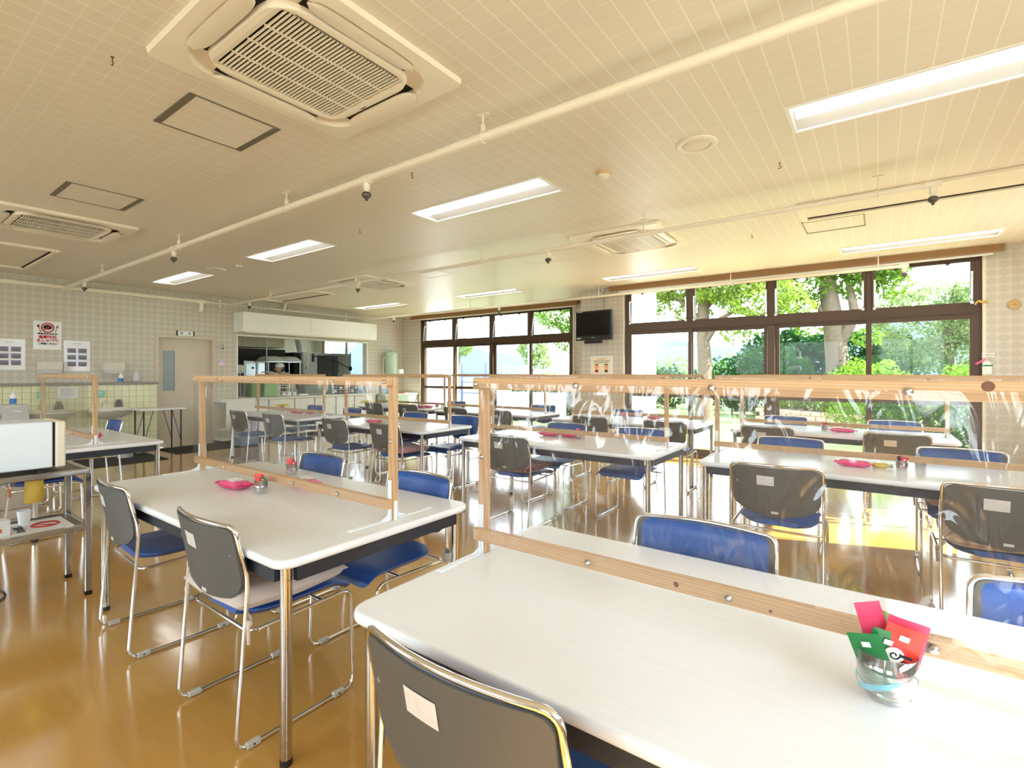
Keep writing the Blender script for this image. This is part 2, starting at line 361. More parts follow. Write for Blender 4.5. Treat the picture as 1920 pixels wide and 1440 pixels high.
# ---------------------------------------------------------------- the room
LIGHTS = [(-0.40, 3.11), (-3.41, 3.11), (-6.37, 3.08), (-9.31, 3.03), (-0.36, 6.96), (-3.41, 6.96), (-6.44, 6.95), (-9.40, 6.90)]
LW, LD = 1.38, 0.33
mb = MB(); mb.b2(-10.2, XR+.2, YR-.2, YB+.2, -.12, 0); struct('floor', mb, M['floor'])
mb = MB(); holes(mb, XL-.15, XR+.2, YR-.2, YB+.2, [(x, x+LW, y, y+LD) for x, y in LIGHTS]+[(XS+.25, XR+.3, YW+.2, YB+.3)], lambda u, v: (u, v, H)); struct('ceiling', mb, M['ceil'])
# servery wall with door and hatch openings
DY0, DY1, DZ = 3.40, 4.28, 1.945; SY0, SY1, SZ0, SZ1 = 4.74, 7.80, 0.80, 2.08
mb = MB(); holes(mb, YR, YB+.2, 0, H, [(DY0, DY1, -.1, DZ), (SY0, SY1, SZ0, SZ1)], lambda u, v: (XL, u, v)); holes(mb, YR, YB+.2, 0, H, [(DY0, DY1, -.1, DZ), (SY0, SY1, SZ0, SZ1)], lambda u, v: (XL-.15, u, v), m=1)
struct('wall_left', mb, [M['paperX'], M['plain']])
def wallbox(mb, x0, x1, z0, z1, Y, th=.2): mb.b2(x0, x1, Y, Y+th, z0, z1)
W1 = (-3.43, 0.97, 2.70); W2 = (-9.46, -5.02, 2.70)
mb = MB(); wallbox(mb, XS, W1[0], 0, H, YW); wallbox(mb, W1[0], W1[1], W1[2], H, YW); wallbox(mb, W1[1], XR+.2, 0, H, YW)
mb.b2(XS, XS+.25, YW+.2, YB+.2, 0, H); struct('wall_front', mb, M['paperY'])
mb = MB(); wallbox(mb, XL-.15, W2[0], 0, H, YB); wallbox(mb, W2[0], W2[1], W2[2], H, YB); wallbox(mb, W2[1], XS, 0, H, YB); struct('wall_bay', mb, M['paperY'])
RIGHTW = [(-.9, 3.0, 1.5), (5.37, 6.8, .85)]
mb = MB(); hb = [(a, b, q, 2.64) for a, b, q in RIGHTW]; holes(mb, YR, YW+.2, 0, H, hb, lambda u, v: (XR, u, v)); holes(mb, YR, YW+.2, 0, H, hb, lambda u, v: (XR+.2, u, v)); struct('wall_right', mb, M['plain'])
for i, (a, b, q) in enumerate(RIGHTW):      # windows of the right wall, outside the frame
    wb = link('window_%d' % (7+i), None, kind='structure'); mb = MB(); mb.b2(XR+.08, XR+.14, a, b, q, q+.05); mb.b2(XR+.08, XR+.14, a, b, 2.59, 2.64); [mb.b2(XR+.08, XR+.14, y-.025, y+.025, q+.05, 2.58) for y in (a+.025, (a+b)/2, b-.025)]; ob('window_frame', mb, M['bronze'], wb)
    mb = MB(); mb.b2(XR+.109, XR+.115, a+.05, b-.05, q+.05, 2.58); ob('pane', mb, M['glass'], wb)
FILLW = [(-8.6, -5.4), (-4.2, -1.0), (.0, 1.6)]
mb = MB(); hb = [(a, b, .9, 2.4) for a, b in FILLW]; holes(mb, XL-.15, XR+.2, 0, H, hb, lambda u, v: (u, YR, v)); holes(mb, XL-.15, XR+.2, 0, H, hb, lambda u, v: (u, YR-.2, v)); struct('wall_back', mb, M['plain'])
for i, (a, b) in enumerate(FILLW):       # unseen rear windows, added behind the camera to bring in fill light
    wb = link('window_%d' % (4+i), None, kind='structure'); mb = MB(); mb.b2(a, b, YR-.14, YR-.08, .9, .95); mb.b2(a, b, YR-.14, YR-.08, 2.35, 2.4); [mb.b2(x-.025, x+.025, YR-.14, YR-.08, .95, 2.35) for x in (a+.025, (a+b)/2, b-.025)]; ob('window_frame', mb, M['bronze'], wb)
    mb = MB(); mb.b2(a+.05, b-.05, YR-.115, YR-.109, .95, 2.35); ob('pane', mb, M['glass'], wb)
mb = MB(); mb.b2(XL, XL+.008, YR, DY0-.05, 0, .06); mb.b2(XL, XL+.008, DY1+.05, SY0-.4, 0, .06); struct('baseboard_left', mb, M['dark'])

def build_window(name, x0, x1, ztop, Y, full_stays, mids, hazy):
    root = link(name, None, None, (0,0,0), kind='structure'); br = M['bronze']; D = .09
    mb = MB(); mb.b2(x0, x0+.055, Y+.03, Y+.03+D+.05, 0, ztop); mb.b2(x1-.055, x1, Y+.03, Y+.03+D+.05, 0, ztop); mb.b2(x0+.055, x1-.055, Y+.03, Y+.03+D+.05, ztop-.03, ztop); mb.b2(x0+.055, x1-.055, Y+.03, Y+.03+D+.05, 0, .05); ob('window_frame', mb, br, root)
    mb = MB(); mb.b2(x0+.055, x1-.055, Y+.02, Y+.02+D+.04, 2.005, 2.115); mb.b2(x0+.055, x1-.055, Y+.0, Y+.03, 2.02, 2.035); ob('transom', mb, br, root)
    edges = [x0+.055]+list(mids)+[x1-.055]
    for i, mx in enumerate(mids):
        w = .045 if i == 1 else .03
        mb = MB(); mb.b2(mx-w, mx+w, Y+.03, Y+.03+D, 2.115, ztop-.03, bev=.006); ob('mullion', mb, br, root)
    mb = MB(); mb.b2(mids[1]-.05, mids[1]+.05, Y+.025, Y+.025+D, .05, 2.005, bev=.008); ob('mullion', mb, br, root)
    for i in range(4):
        a, b = edges[i]+(.03 if i else 0), edges[i+1]-(.03 if i < 3 else 0); z0, z1 = 2.115, ztop-.03; f = .042; yy = Y+.035
        mb = MB(); mb.b2(a, a+f, yy, yy+.05, z0, z1); mb.b2(b-f, b, yy, yy+.05, z0, z1); mb.b2(a+f, b-f, yy, yy+.05, z0, z0+.035); mb.b2(a+f, b-f, yy, yy+.05, z1-.04, z1)
        s = ob('awning_sash', mb, br, root)
        mb = MB(); mb.b2(a+f, b-f, yy+.02, yy+.026, z0+.035, z1-.04); ob('pane', mb, M['glass'], s)
        for q, sx in enumerate((a+.03, b-.03)):
            if q and not full_stays: continue
            lean = .0 if full_stays else .05
            mb = MB(); mb.cyl((sx, yy-.02, z0+.07), (sx+lean, yy-.035, z0+.38), .011, 10); mb.tube([(sx-.012, yy+.01, z0+.03), (sx, yy-.03, z0+.05), (sx, yy-.02, z0+.08)], .007, 6); mb.box((sx, yy-.01, z0+.03), (.03, .03, .035)); mb.box((sx+lean, yy-.01, z0+.385), (.022, .04, .02)); ob('stay_arm', mb, M['steel'], s)
        for hx in ((a*.75+b*.25), (a*.25+b*.75)):
            mb = MB(); mb.box((hx, yy-.012, z1-.045), (.05, .025, .022), bev=.005); mb.box((hx, yy-.02, z1-.06), (.02, .02, .02)); ob('catch', mb, M['black'], s)
        # lower sliding sash
        a, b = edges[i]-(.02 if i in (1, 3) else 0), edges[i+1]+(.02 if i in (0, 2) else 0); yy = Y+(.03 if i in (0, 3) else .075); f = .05
        if i in (1,): b -= .05
        if i in (2,): a += .05
        mb = MB(); mb.b2(a, a+f, yy, yy+.035, .05, 2.005); mb.b2(b-f, b, yy, yy+.035, .05, 2.005); mb.b2(a+f, b-f, yy, yy+.035, .05, .14); mb.b2(a+f, b-f, yy, yy+.035, 1.955, 2.005); mb.b2(a+f, b-f, yy, yy+.035, .935, 1.0)
        s = ob('sliding_sash', mb, br, root)
        mb = MB(); mb.b2(a+f, b-f, yy+.015, yy+.021, 1.0, 1.955); ob('pane', mb, M['hazeglass'] if hazy[i] else M['glass'], s)
        mb = MB(); mb.b2(a+f, b-f, yy+.015, yy+.021, .14, .935); ob('pane', mb, M['glass'], s)
        hx = b-.025 if i in (0, 2) else a+.025
        mb = MB(); mb.b2(hx-.012, hx+.012, yy-.006, yy, .8, .95); ob('sash_pull', mb, M['black'], s)
    return root
build_window('window_1', W1[0], W1[1], W1[2], YW, True, (-2.36, -1.23, -0.10), (1, 0, 0, 1))
build_window('window_2', W2[0], W2[1], W2[2], YB, False, (-8.33, -7.17, -6.10), (0, 1, 1, 0))
# head trims, curtain tracks, jamb trims
mb = MB(); mb.b2(-3.66, 1.14, YW-.13, YW, H-.052, H); mb.b2(-3.66, 1.14, YW-.13, YW-.115, H-.085, H-.05); struct('trim_1', mb, M['trimwood'])
mb = MB(); mb.b2(-9.7, -4.85, YB-.13, YB, H-.052, H); mb.b2(-9.7, -4.85, YB-.13, YB-.115, H-.085, H-.05); struct('trim_2', mb, M['trimwood'])
mb = MB(); mb.b2(W1[0]-.03, W1[0], YW-.012, YW+.02, 0, W1[2]+.03); mb.b2(W1[1], W1[1]+.03, YW-.012, YW+.02, 0, W1[2]+.03); struct('trim_3', mb, M['cream'])
mb = MB(); mb.b2(W2[0]-.03, W2[0], YB-.012, YB+.02, 0, W2[2]+.03); mb.b2(W2[1], W2[1]+.03, YB-.012, YB+.02, 0, W2[2]+.03); struct('trim_4', mb, M['cream'])
def curtain_track(x0, x1, Y, lab):
    t = thing('curtain_track', lab, 'curtain track', (x0, Y, H-.1))
    mb = MB(); mb.b2(0, x1-x0, -.012, .012, -.012, .012, bev=.003); ob('rail', mb, M['white'], t)
    for i in range(4): mb = MB(); mb.box(((x1-x0)*(i+.5)/4, 0, .03), (.03, .03, .04)); ob('bracket', mb, M['white'], t)
curtain_track(-3.5, 1.05, YW-.09, 'white curtain track under the brown trim over the tall window right of the television')
curtain_track(-9.6, -4.9, YB-.09, 'white curtain track above the far bay window left of the television')
M['refl'] = mat('lamp_reflector', rgb(186, 184, 176), .6, var=0)
# ---------------------------------------------------------------- things on the ceiling
def make_lamp():
    t = thing('ceiling_light', 'x', 'ceiling light', (0, 0, H), 0, 'recessed ceiling lights')
    mb = MB(); e = .016
    for a in ((-e, LW+e, -e, .004), (-e, LW+e, LD-.004, LD+e), (-e, .004, .004, LD-.004), (LW-.004, LW+e, .004, LD-.004)): mb.b2(a[0], a[1], a[2], a[3], -.006, .012)
    ob('trim_frame', mb, M['white'], t)
    mb = MB(); mb.add([(0,0,0),(LW,0,0),(LW,.07,.075),(0,.07,.075)], [(0,1,2,3)]); mb.add([(0,LD,0),(LW,LD,0),(LW,LD-.07,.075),(0,LD-.07,.075)], [(0,3,2,1)])
    mb.add([(0,.07,.075),(LW,.07,.075),(LW,LD-.07,.075),(0,LD-.07,.075)], [(0,1,2,3)]); mb.add([(0,0,0),(0,LD,0),(0,LD-.07,.075),(0,.07,.075)], [(0,1,2,3)]); mb.add([(LW,0,0),(LW,LD,0),(LW,LD-.07,.075),(LW,.07,.075)], [(0,3,2,1)])
    ob('reflector', mb, M['refl'], t)
    mb = MB(); mb.prism([(.03, .07), (.03, .012), (.19, .012), (.20, .07)], .02, LW-.02, 'x'); ob('light_bar', mb, M['lamp'], t)
    return t
lamp0 = make_lamp()
LL = ['large recessed ceiling light above the nearest long table, running out of the frame', 'recessed ceiling light between the first sprinkler pipe and the round smoke detector', 'recessed ceiling light in the middle of the front row, third from the camera', 'small-looking recessed ceiling light nearest the wash basins',
      'recessed ceiling light close to the tall window right of the television', 'recessed ceiling light above the television column, between cassette unit and third pipe', 'recessed ceiling light in front of the far bay window', 'recessed ceiling light nearest the green water heater']
for i, (x, y) in enumerate(LIGHTS):
    c = lamp0 if i == 0 else copy_tree(lamp0); c.location = (x, y, H); c['label'] = LL[i]

def make_ac():
    t = thing('ceiling_cassette_unit', 'x', 'air conditioner', (0, 0, H), 0, 'ceiling cassette air conditioners'); w = .5; A = M['acwhite']
    mb = MB(); o = rrect(-.5, .5, -.515, .515, .03); i = rrect(-.40, .40, -.415, .415, .16); n = len(o)
    def ring(mb, a, za, b, zb): mb.add([(p[0], p[1], za) for p in a]+[(p[0], p[1], zb) for p in b], [(k, (k+1) % n, n+(k+1) % n, n+k) for k in range(n)])
    ring(mb, o, 0, rrect(-.495, .495, -.51, .51, .03), -.025); ring(mb, rrect(-.495, .495, -.51, .51, .03), -.025, rrect(-.41, .41, -.425, .425, .16), -.032); ob('panel', mb, A, t)
    mb = MB(); ring(mb, rrect(-.41, .41, -.425, .425, .16), -.032, i, -.012); j = rrect(-.345, .345, -.36, .36, .14); ring(mb, i, -.012, j, -.012); ob('outlet_ring', mb, M['cream'], t)
    mb = MB(); [mb.b2(-.26, .26, *((q*.352, q*.40) if q > 0 else (-.40, -.352)), -.0135, -.0125) for q in (-1, 1)]; [mb.b2(*((.337, .385) if q > 0 else (-.385, -.337)), -.27, .27, -.0135, -.0125) for q in (-1, 1)]; ob('outlet_shade', mb, M['dark'], t)  # flat dark strips stand in for the shade inside the outlet slots
    k = rrect(-.335, .335, -.35, .35, .13); g = rrect(-.29, .29, -.305, .305, .02); h = rrect(-.31, .31, -.325, .325, .05); mb = MB()
    ring(mb, j, -.012, k, -.034); ring(mb, k, -.034, h, -.037); ring(mb, h, -.037, g, -.033); ring(mb, g, -.033, rrect(-.285, .285, -.30, .30, .02), -.02); ob('centre_frame', mb, A, t)
    mb = MB(); mb.b2(-.286, .286, -.301, .301, -.02, -.015); ob('filter', mb, M['dark'], t)
    s = None; mb = MB(); mb.box((0, 0, -.030), (.57, .0085, .006)); sm = mb.mesh('grille_slat', A)
    for q in range(33): link('grille_slat', sm, t, (0, -.288+q*.018, 0))
    mb = MB(); mb.box((0, 0, -.0305), (.007, .60, .007)); rm = mb.mesh('grille_rib', A)
    for x in (-.14, 0, .14): link('grille_rib', rm, t, (x, 0, 0))
    def flap(L):
        mb = MB(); pts = []
        for q in range(25):
            a = 2*PI*q/24
        def P(u, v): 
            x = (u-.5)*L; e = max(0, 1-abs(2*u-1)**6)**.5; y = (v-.5)*.088*e; return (x, y, -.005*(1-(2*v-1)**2)-.0)
        mb.grid(P, 20, 6); mb.grid(lambda u, v: (P(u, v)[0], P(u, v)[1], .006), 20, 6); return mb.mesh('louver', A)
    fx, fy = flap(.52), flap(.54)
    for (x, y, r, m_) in ((0, -.413, 0, fx), (0, .413, PI, fx), (-.398, 0, -PI/2, fy), (.398, 0, PI/2, fy)):
        l = link('louver', m_, t, (x, y, -.035)); l.rotation_euler = (.10, 0, r)
    mb = MB(); mb.b2(.30, .302, -.26, .26, -.0385, -.036); mb.b2(-.08, -.04, .335, .338, -.0385, -.036); ob('panel_seam', mb, M['dark'], t)
    return t
ac0 = make_ac()
for i, (x, y, l) in enumerate(((-2.16, 1.35, 'large cream ceiling cassette unit with slatted grille, nearest the camera'), (-6.46, 1.33, 'cream ceiling cassette unit toward the wash basins with a brown-looking grille'),
    (-2.18, 5.17, 'pale cassette unit partly behind the second sprinkler pipe, toward the tall right window'), (-6.58, 5.17, 'far cassette unit partly behind the second sprinkler pipe, toward the serving hatch'))):
    c = ac0 if i == 0 else copy_tree(ac0); c.location = (x, y, H); c['label'] = l

def hatch(x0, x1, y0, y1, lab, frame, wide=.035):
    t = thing('ceiling_hatch', lab, 'access hatch', ((x0+x1)/2, (y0+y1)/2, H), 0, 'ceiling access hatches'); w, d = (x1-x0)/2, (y1-y0)/2
    mb = MB(); n = .008
    for q in (-1, 1):
        mb.b2(-w, w, q*d-(wide if q > 0 else 0), q*d+(0 if q > 0 else wide), -.006, 0)
        mb.b2(q*w-(n if q > 0 else 0), q*w+(0 if q > 0 else n), -d+wide, d-wide, -.006, 0)
    ob('frame', mb, frame, t)
    mb = MB(); mb.b2(-w+n+.004, w-n-.004, -d+wide+.002, d-wide-.002, -.004, 0); ob('door', mb, M['ceil'], t)
M['alu'] = mat('dull_aluminium', rgb(134, 128, 112), 0.5, 0.6)
hatch(-3.36, -2.87, 1.10, 1.59, 'grey-edged square ceiling hatch beside the nearest cassette unit', M['alu'])
hatch(-5.44, -4.95, 1.06, 1.56, 'grey-edged square ceiling hatch between the two left cassette units', M['alu'])
hatch(-.60, -.10, 5.53, 6.02, 'pale ceiling hatch beside the long white-framed ceiling recess near the tall window', M['alu'])
hatch(-5.52, -5.02, 4.95, 5.42, 'white-edged ceiling hatch right of the far cassette unit', M['white'], .02)
hatch(-3.72, -3.22, 5.10, 5.58, 'pale ceiling hatch just left of the cassette unit behind the second pipe', M['cream'], .02)
def recess(x0, x1, y0, y1, lab):
    t = thing('ceiling_recess_cover', lab, 'ceiling panel', ((x0+x1)/2, (y0+y1)/2, H), 0, 'framed ceiling covers'); w, d = (x1-x0)/2, (y1-y0)/2; f = .05
    mb = MB(); mb.b2(-w, w, -d, -d+f, -.028, 0, bev=.006); mb.b2(-w, w, d-f, d, -.028, 0, bev=.006); mb.b2(-w, -w+f, -d+f, d-f, -.028, 0); mb.b2(w-f, w, -d+f, d-f, -.028, 0); ob('frame', mb, M['acwhite'], t)
    mb = MB(); mb.b2(-w+f, w-f, -d+f, d-f, -.006, 0); ob('panel', mb, M['cream'], t)
    mb = MB(); mb.b2(-w+f, w-f, d-f-.02, d-f, -.012, -.006); ob('gap', mb, M['dark'], t)
recess(-9.5, -7.8, 1.08, 1.62, 'white-framed ceiling cover at the left edge above the wash basins')
recess(-9.72, -7.95, 4.92, 5.46, 'white-framed ceiling cover in front of the serving hatch')
recess(-.58, 1.2, 4.92, 5.46, 'white-framed ceiling cover above the right-hand tables by the tall window')
def sprinkler(x, y, z, lab):
    t = thing('fire_sprinkler', lab, 'sprinkler', (x, y, z), 0, 'sprinkler heads')
    mb = MB(); mb.lathe([(.024, .0), (.024, -.03), (.017, -.034), (.017, -.05)], 12); ob('collar', mb, M['acwhite'], t)
    mb = MB(); mb.lathe([(.012, -.05), (.026, -.055), (.033, -.066), (.033, -.078), (.02, -.092), (.010, -.096), (.010, -.108), (.002, -.112)], 14); ob('deflector', mb, M['sprk'], t)
M['sprk'] = mat('sprinkler_metal', rgb(104, 100, 92), 0.4, 0.7)
def pipe(lab, x0, x1, y, z, r, hangs, fits):
    t = thing('sprinkler_pipe', lab, 'pipe', (x1, y, z), 0, 'sprinkler pipes under the ceiling')
    mb = MB(); mb.cyl((x0-x1, 0, 0), (0, 0, 0), r, 14); ob('tube', mb, M['acwhite'], t)
    for h in hangs:
        mb = MB(); mb.box((h-x1, 0, H-z-.004), (.07, .03, .006)); mb.cyl((h-x1, 0, H-z), (h-x1, 0, r+.035), .006, 8); mb.box((h-x1, 0, r+.025), (.016, .03, .045), bev=.004)
        mb.tube([(h-x1, math.cos(a)*(r+.003), math.sin(a)*(r+.003)) for a in [2*PI*k/14 for k in range(14)]], .004, 6, closed=True); ob('hanger', mb, M['acwhite'], t)
    for f in fits:
        mb = MB(); mb.cyl((f-x1-.045, 0, 0), (f-x1+.045, 0, 0), r+.006, 14); mb.cyl((f-x1, 0, 0), (f-x1, 0, -r-.012), .022, 12); ob('tee', mb, M['acwhite'], t)
P1, P2, P3 = (2.17, 2.64, .026), (4.58, 2.64, .022), (7.60, 2.60, .02)
pipe('long cream sprinkler pipe nearest the camera, crossing the whole ceiling', XL+.09, XR-.02, *P1, (.35, -1.79, -3.83, -5.92, -8.40), (-2.82, -6.05, -9.2))
pipe('cream sprinkler pipe crossing below the right cassette unit', XL+.06, .33, *P2, (0, -1.8, -3.8, -6.2, -8.6), (.31, -2.87, -6.15, -9.35))
pipe('thin white sprinkler pipe in front of the tall right window', XL+.06, .27, *P3, (0, -1.70, -3.77, -6.6), (.25, -5.87, -8.9))
for (a, b, c), xs, ls in ((P1, (-2.82, -6.05, -9.2), ('sprinkler head on the nearest pipe, above the middle of the room', 'sprinkler head on the nearest pipe, second from the wash basins', 'sprinkler head on the nearest pipe, closest to the wall of basins')),
    (P2, (.31, -2.87, -6.15, -9.35), ('sprinkler head at the right end of the second pipe', 'sprinkler head just left of the right cassette unit', 'sprinkler head under the far cassette unit', 'sprinkler head on the second pipe next to the serving hatch')),
    (P3, (.25, -5.87, -8.9), ('sprinkler head at the pipe end in front of the top right pane', 'sprinkler head in front of the far bay window top', 'sprinkler head on the thin pipe nearest the water heater'))):
    for x, l in zip(xs, ls): sprinkler(x, a, b-c-.01, l)
t = thing('wall_pipe', 'thick cream pipe running along the top of the servery wall', 'pipe', (XL+.055, 0, 2.64))
mb = MB(); mb.cyl((0, -3.1, 0), (0, 4.02, 0), .036, 14); ob('tube', mb, M['acwhite'], t)
mb = MB(); mb.cyl((0, 4.02, 0), (0, 7.62, 0), .022, 12); ob('tube', mb, M['acwhite'], t)
mb = MB(); mb.cyl((0, 3.98, 0), (0, 4.14, 0), .042, 14); mb.tube(fillet([(0, 4.06, 0), (0, 4.06, -.16), (-.05, 4.06, -.16)], .05), .038, 12); ob('elbow', mb, M['acwhite'], t)
mb = MB(); mb.cyl((0, 2.11, 0), (0, 2.23, 0), .042, 14); ob('tee', mb, M['acwhite'], t)
for y in (4.4, 7.2): mb = MB(); mb.b2(-.05, -.03, y-.02, y+.02, -.08, .08); mb.b2(-.03, .03, y-.015, y+.015, .024, .03); ob('bracket', mb, M['acwhite'], t)
mb = MB(); mb.box((.1, 5.62, .06), (.02, .05, .2), ry=.5); ob('brace', mb, M['acwhite'], t)
def disc(name, lab, cat, x, y, prof, m, m2, r2, z2):
    t = thing(name, lab, cat, (x, y, H)); mb = MB(); mb.lathe(prof, 24); ob('base', mb, m, t); mb = MB(); mb.lathe(r2, 24); ob('cover', mb, m2, t)
for x, y, l in ((-.93, 3.25, 'round flush ceiling speaker between the two big lights'), (-7.48, 3.2, 'round flush ceiling speaker left of the third ceiling light')):
    disc('ceiling_speaker', l, 'speaker', x, y, [(.125, 0), (.125, -.006), (.115, -.012), (.088, -.012), (.085, -.004)], M['acwhite'], M['cream'], [(.086, -.004), (.07, -.014), (.001, -.018)], 0)
for x, y, l in ((-1.6, 3.3, 'beige smoke detector between the large light and the second light'), (-6.83, 3.21, 'beige smoke detector beside the third ceiling light')):
    disc('smoke_detector', l, 'smoke detector', x, y, [(.05, 0), (.05, -.022), (.044, -.026)], M['trim2'] if 'trim2' in M else M.setdefault('trim2', mat('aged_beige_plastic', rgb(206, 178, 130), .5)), M['cream'], [(.044, -.026), (.04, -.045), (.03, -.05), (.001, -.05)], 0)
M['hookm'] = mat('rusty_hook', rgb(120, 76, 40), .5, .6)
for x, y, l in ((-2.84, .77, 'small rusty hook in the ceiling at the upper left, near the big cassette unit'), (-2.73, 2.5, 'small hook in the ceiling right of the sprinkler on the nearest pipe'), (-.55, 3.88, 'small hook in the ceiling to the right of the round speaker'), (-1.07, 5.72, 'small hook in the ceiling right of the cassette unit behind the pipe'), (-4.24, 3.18, 'small hook in the ceiling left of the second light')):
    mb = MB(); mb.tube([(0, 0, 0), (0, 0, -.02)]+[(.009*math.sin(a), 0, -.03+.009*math.cos(a)) for a in [k*.55 for k in range(9)]], .0025, 6); mb.lathe([(.008, 0), (.006, -.003)], 8); ob('ceiling_hook', mb, M['hookm'], None, loc=(x, y, H), label=l, cat='hook')
# ---------------------------------------------------------------- tables, partitions, chairs
TH = .70
def make_table(x0, x1, y0, y1, lab):
    t = thing('dining_table', lab, 'table', ((x0+x1)/2, (y0+y1)/2, 0), 0, 'white dining tables'); w, d = (x1-x0)/2, (y1-y0)/2
    mb = MB(); n = None
    prof = [(0, TH-.030), (.004, TH-.026), (.006, TH-.015), (.004, TH-.004), (0, TH), (-.006, TH)]; rings = []
    for e, z in prof: rings.append([(p[0], p[1], z) for p in rrect(-w-e+.006, w+e-.006, -d-e+.006, d+e-.006, .055, 6)])
    N = len(rings[0]); vs = [p for r in rings for p in r]
    mb.add(vs, [(i*N+k, i*N+(k+1) % N, (i+1)*N+(k+1) % N, (i+1)*N+k) for i in range(len(prof)-1) for k in range(N)], True)
    mb.add(rings[-1], [tuple(range(N))]); mb.add(rings[0], [tuple(range(N))[::-1]]); ob('tabletop', mb, M['table'], t)
    mb = MB(); a, b, h0, h1 = w-.035, d-.035, TH-.085, TH-.03
    for q in (-1, 1): mb.b2(-a+.04, a-.04, q*b-.012, q*b+.012, h0, h1); mb.b2(q*a-.012, q*a+.012, -b+.04, b-.04, h0, h1)
    mb.b2(-a, a, -.015, .015, h1-.03, h1); ob('apron', mb, M['apron'], t)
    for sx in (-1, 1):
        for sy in (-1, 1):
            mb = MB(); mb.cyl((sx*(w-.05), sy*(d-.05), .02), (sx*(w-.05), sy*(d-.05), TH-.03), .0195, 16); l = ob('leg', mb, M['rust'], t)
            mb = MB(); mb.cyl((sx*(w-.05), sy*(d-.05), 0), (sx*(w-.05), sy*(d-.05), .022), .0205, 16); ob('foot', mb, M['black'], l)
    return t
TABLES = {'T1': (-1.13, .85, .80, 1.72, 'long white table in front, lit by sun, with a glass of sachets'), 'T2': (-3.52, -1.56, .86, 1.80, 'white table with pink wipe packs, beside the metal trolley'),
 'T3': (-3.28, -1.34, 3.57, 4.45, 'white table in the middle of the room, chair with dark red cushion at it'), 'T4': (-1.03, .93, 3.60, 4.47, 'white table in front of the tall right window, two grey-backed chairs at it'),
 'T5': (-7.30, -5.26, .90, 1.82, 'white table behind the microwave, closest to the wash basins'), 'T6': (-8.20, -6.25, 3.68, 4.55, 'white table nearest the serving hatch counter'),
 'T7': (-5.82, -3.85, 3.66, 4.50, 'white table between the serving hatch and the middle table, with a blue pack'), 'T8': (-8.10, -6.15, 5.98, 6.88, 'far white table by the green water heater corner'),
 'T9': (-6.00, -4.03, 5.95, 6.87, 'far white table in front of the bay window'), 'T10': (-3.62, -1.68, 5.82, 6.75, 'white table below the television column, near the tall window'), 'T11': (-1.33, .60, 5.88, 6.75, 'far white table directly at the tall right window')}
for k in TABLES: make_table(*TABLES[k])

M['sheet'] = M['vinyl']
def make_partition(x0, x1, y, lab, sheet, screws=4, knot=0):
    t = thing('table_divider', lab, 'partition', ((x0+x1)/2, y, TH), 0, 'wooden framed clear table partitions'); w = (x1-x0)/2; P = .031; R = .04; TP = .602
    for s in (-1, 1):
        mb = MB(); mb.box((s*(w-P/2), 0, TP/2), (P, .03, TP-.001), bev=.002); ob('post', mb, M['pine_post'], t)
    mb = MB(); mb.box((0, -.0305, TP-R/2), (2*w, .03, R), bev=.003); ob('top_rail', mb, M['pine'], t)
    mb = MB(); mb.box((0, -.0305+.001, .07), (2*w-.0, .028, R), bev=.003); ob('bottom_rail', mb, M['pine'], t)
    mb = MB()
    mb.grid(lambda u, v: ((2*u-1)*(w-.004), -.047-.0015*math.sin(u*37)*v, .055+v*(TP-.075)), 60, 12); ob('clear_sheet', mb, sheet, t)
    for s in (-1, 1):          # white shelf brackets front and back of each post, plus a mending plate
        for q in (-1, 1):
            mb = MB(); x = s*(w-P/2); y0 = q*.017
            mb.box((x, y0+q*.001, .085), (.022, .004, .165), bev=.0015); mb.box((x, y0+q*.105, .003), (.022, .20, .005), bev=.0015)
            mb.prism([(q*.017, .006), (q*.07, .006), (q*.03, .022), (q*.018, .065)] if q > 0 else [(q*.017, .006), (q*.018, .065), (q*.03, .022), (q*.07, .006)], x-.002, x+.002, 'x')
            ob('shelf_bracket', mb, M['brk'], t)
        mb = MB(); mb.box((s*(w+.001), 0, .03), (.003, .018, .10), bev=.001)
        ob('mending_plate', mb, M['brk'], t)
    mb = MB(); mb.lathe([(.0085, 0), (.0085, -.0015), (.005, -.003), (.0045, -.0055), (.001, -.006)], 12, axis='y'); sm = mb.mesh('screw', M['steel'])
    for i in range(screws):
        fx = -w+.016+(2*w-.032)*i/(screws-1); link('screw', sm, t, (fx, -.049, TP-R*.55))
        if 0 < i < screws-1: link('screw', sm, t, (fx+.04, -.049, .07))
    link('screw', sm, t, (w-.015, -.0155, .33)); link('screw', sm, t, (-w+.015, -.0155, .33))
    if knot:
        for kx, kz, r in knot:
            mb = MB(); mb.lathe([(r, 0), (r*.6, -.0004), (.0005, -.0005)], 12, axis='y'); ob('knot', mb, M['knot'], t, loc=(kx, -.0456 if kz > .3 else -.0436, kz))
    return t
M['brk'] = mat('white_enamel_bracket', rgb(232, 236, 238), .4, var=.02); M['knot'] = mat('pine_knot', rgb(112, 72, 48), .6, var=.2, vscale=60)
make_partition(-1.115, .83, 1.34, 'near wooden framed partition with creased clear vinyl on the front table', M['vinyl2'], 6, [(-.28, .07, .007), (.22, .07, .012), (.31, .592, .01), (-.06, .062, .004)])
make_partition(-3.50, -1.64, 1.41, 'wooden framed clear partition on the table beside the metal trolley', M['vinyl'], 6, [(.1, .59, .004), (-.6, .588, .004)])
make_partition(-3.27, -1.40, 4.10, 'wooden framed clear partition on the middle table', M['vinyl'])
make_partition(-1.03, .90, 4.10, 'wooden framed clear partition on the table with two grey-backed chairs at the tall window', M['vinyl'])
make_partition(-7.26, -5.45, 1.36, 'wooden framed clear partition standing behind the microwave', M['vinyl'])
make_partition(-8.19, -6.31, 4.14, 'wooden framed clear partition in front of the serving hatch', M['vinyl'])
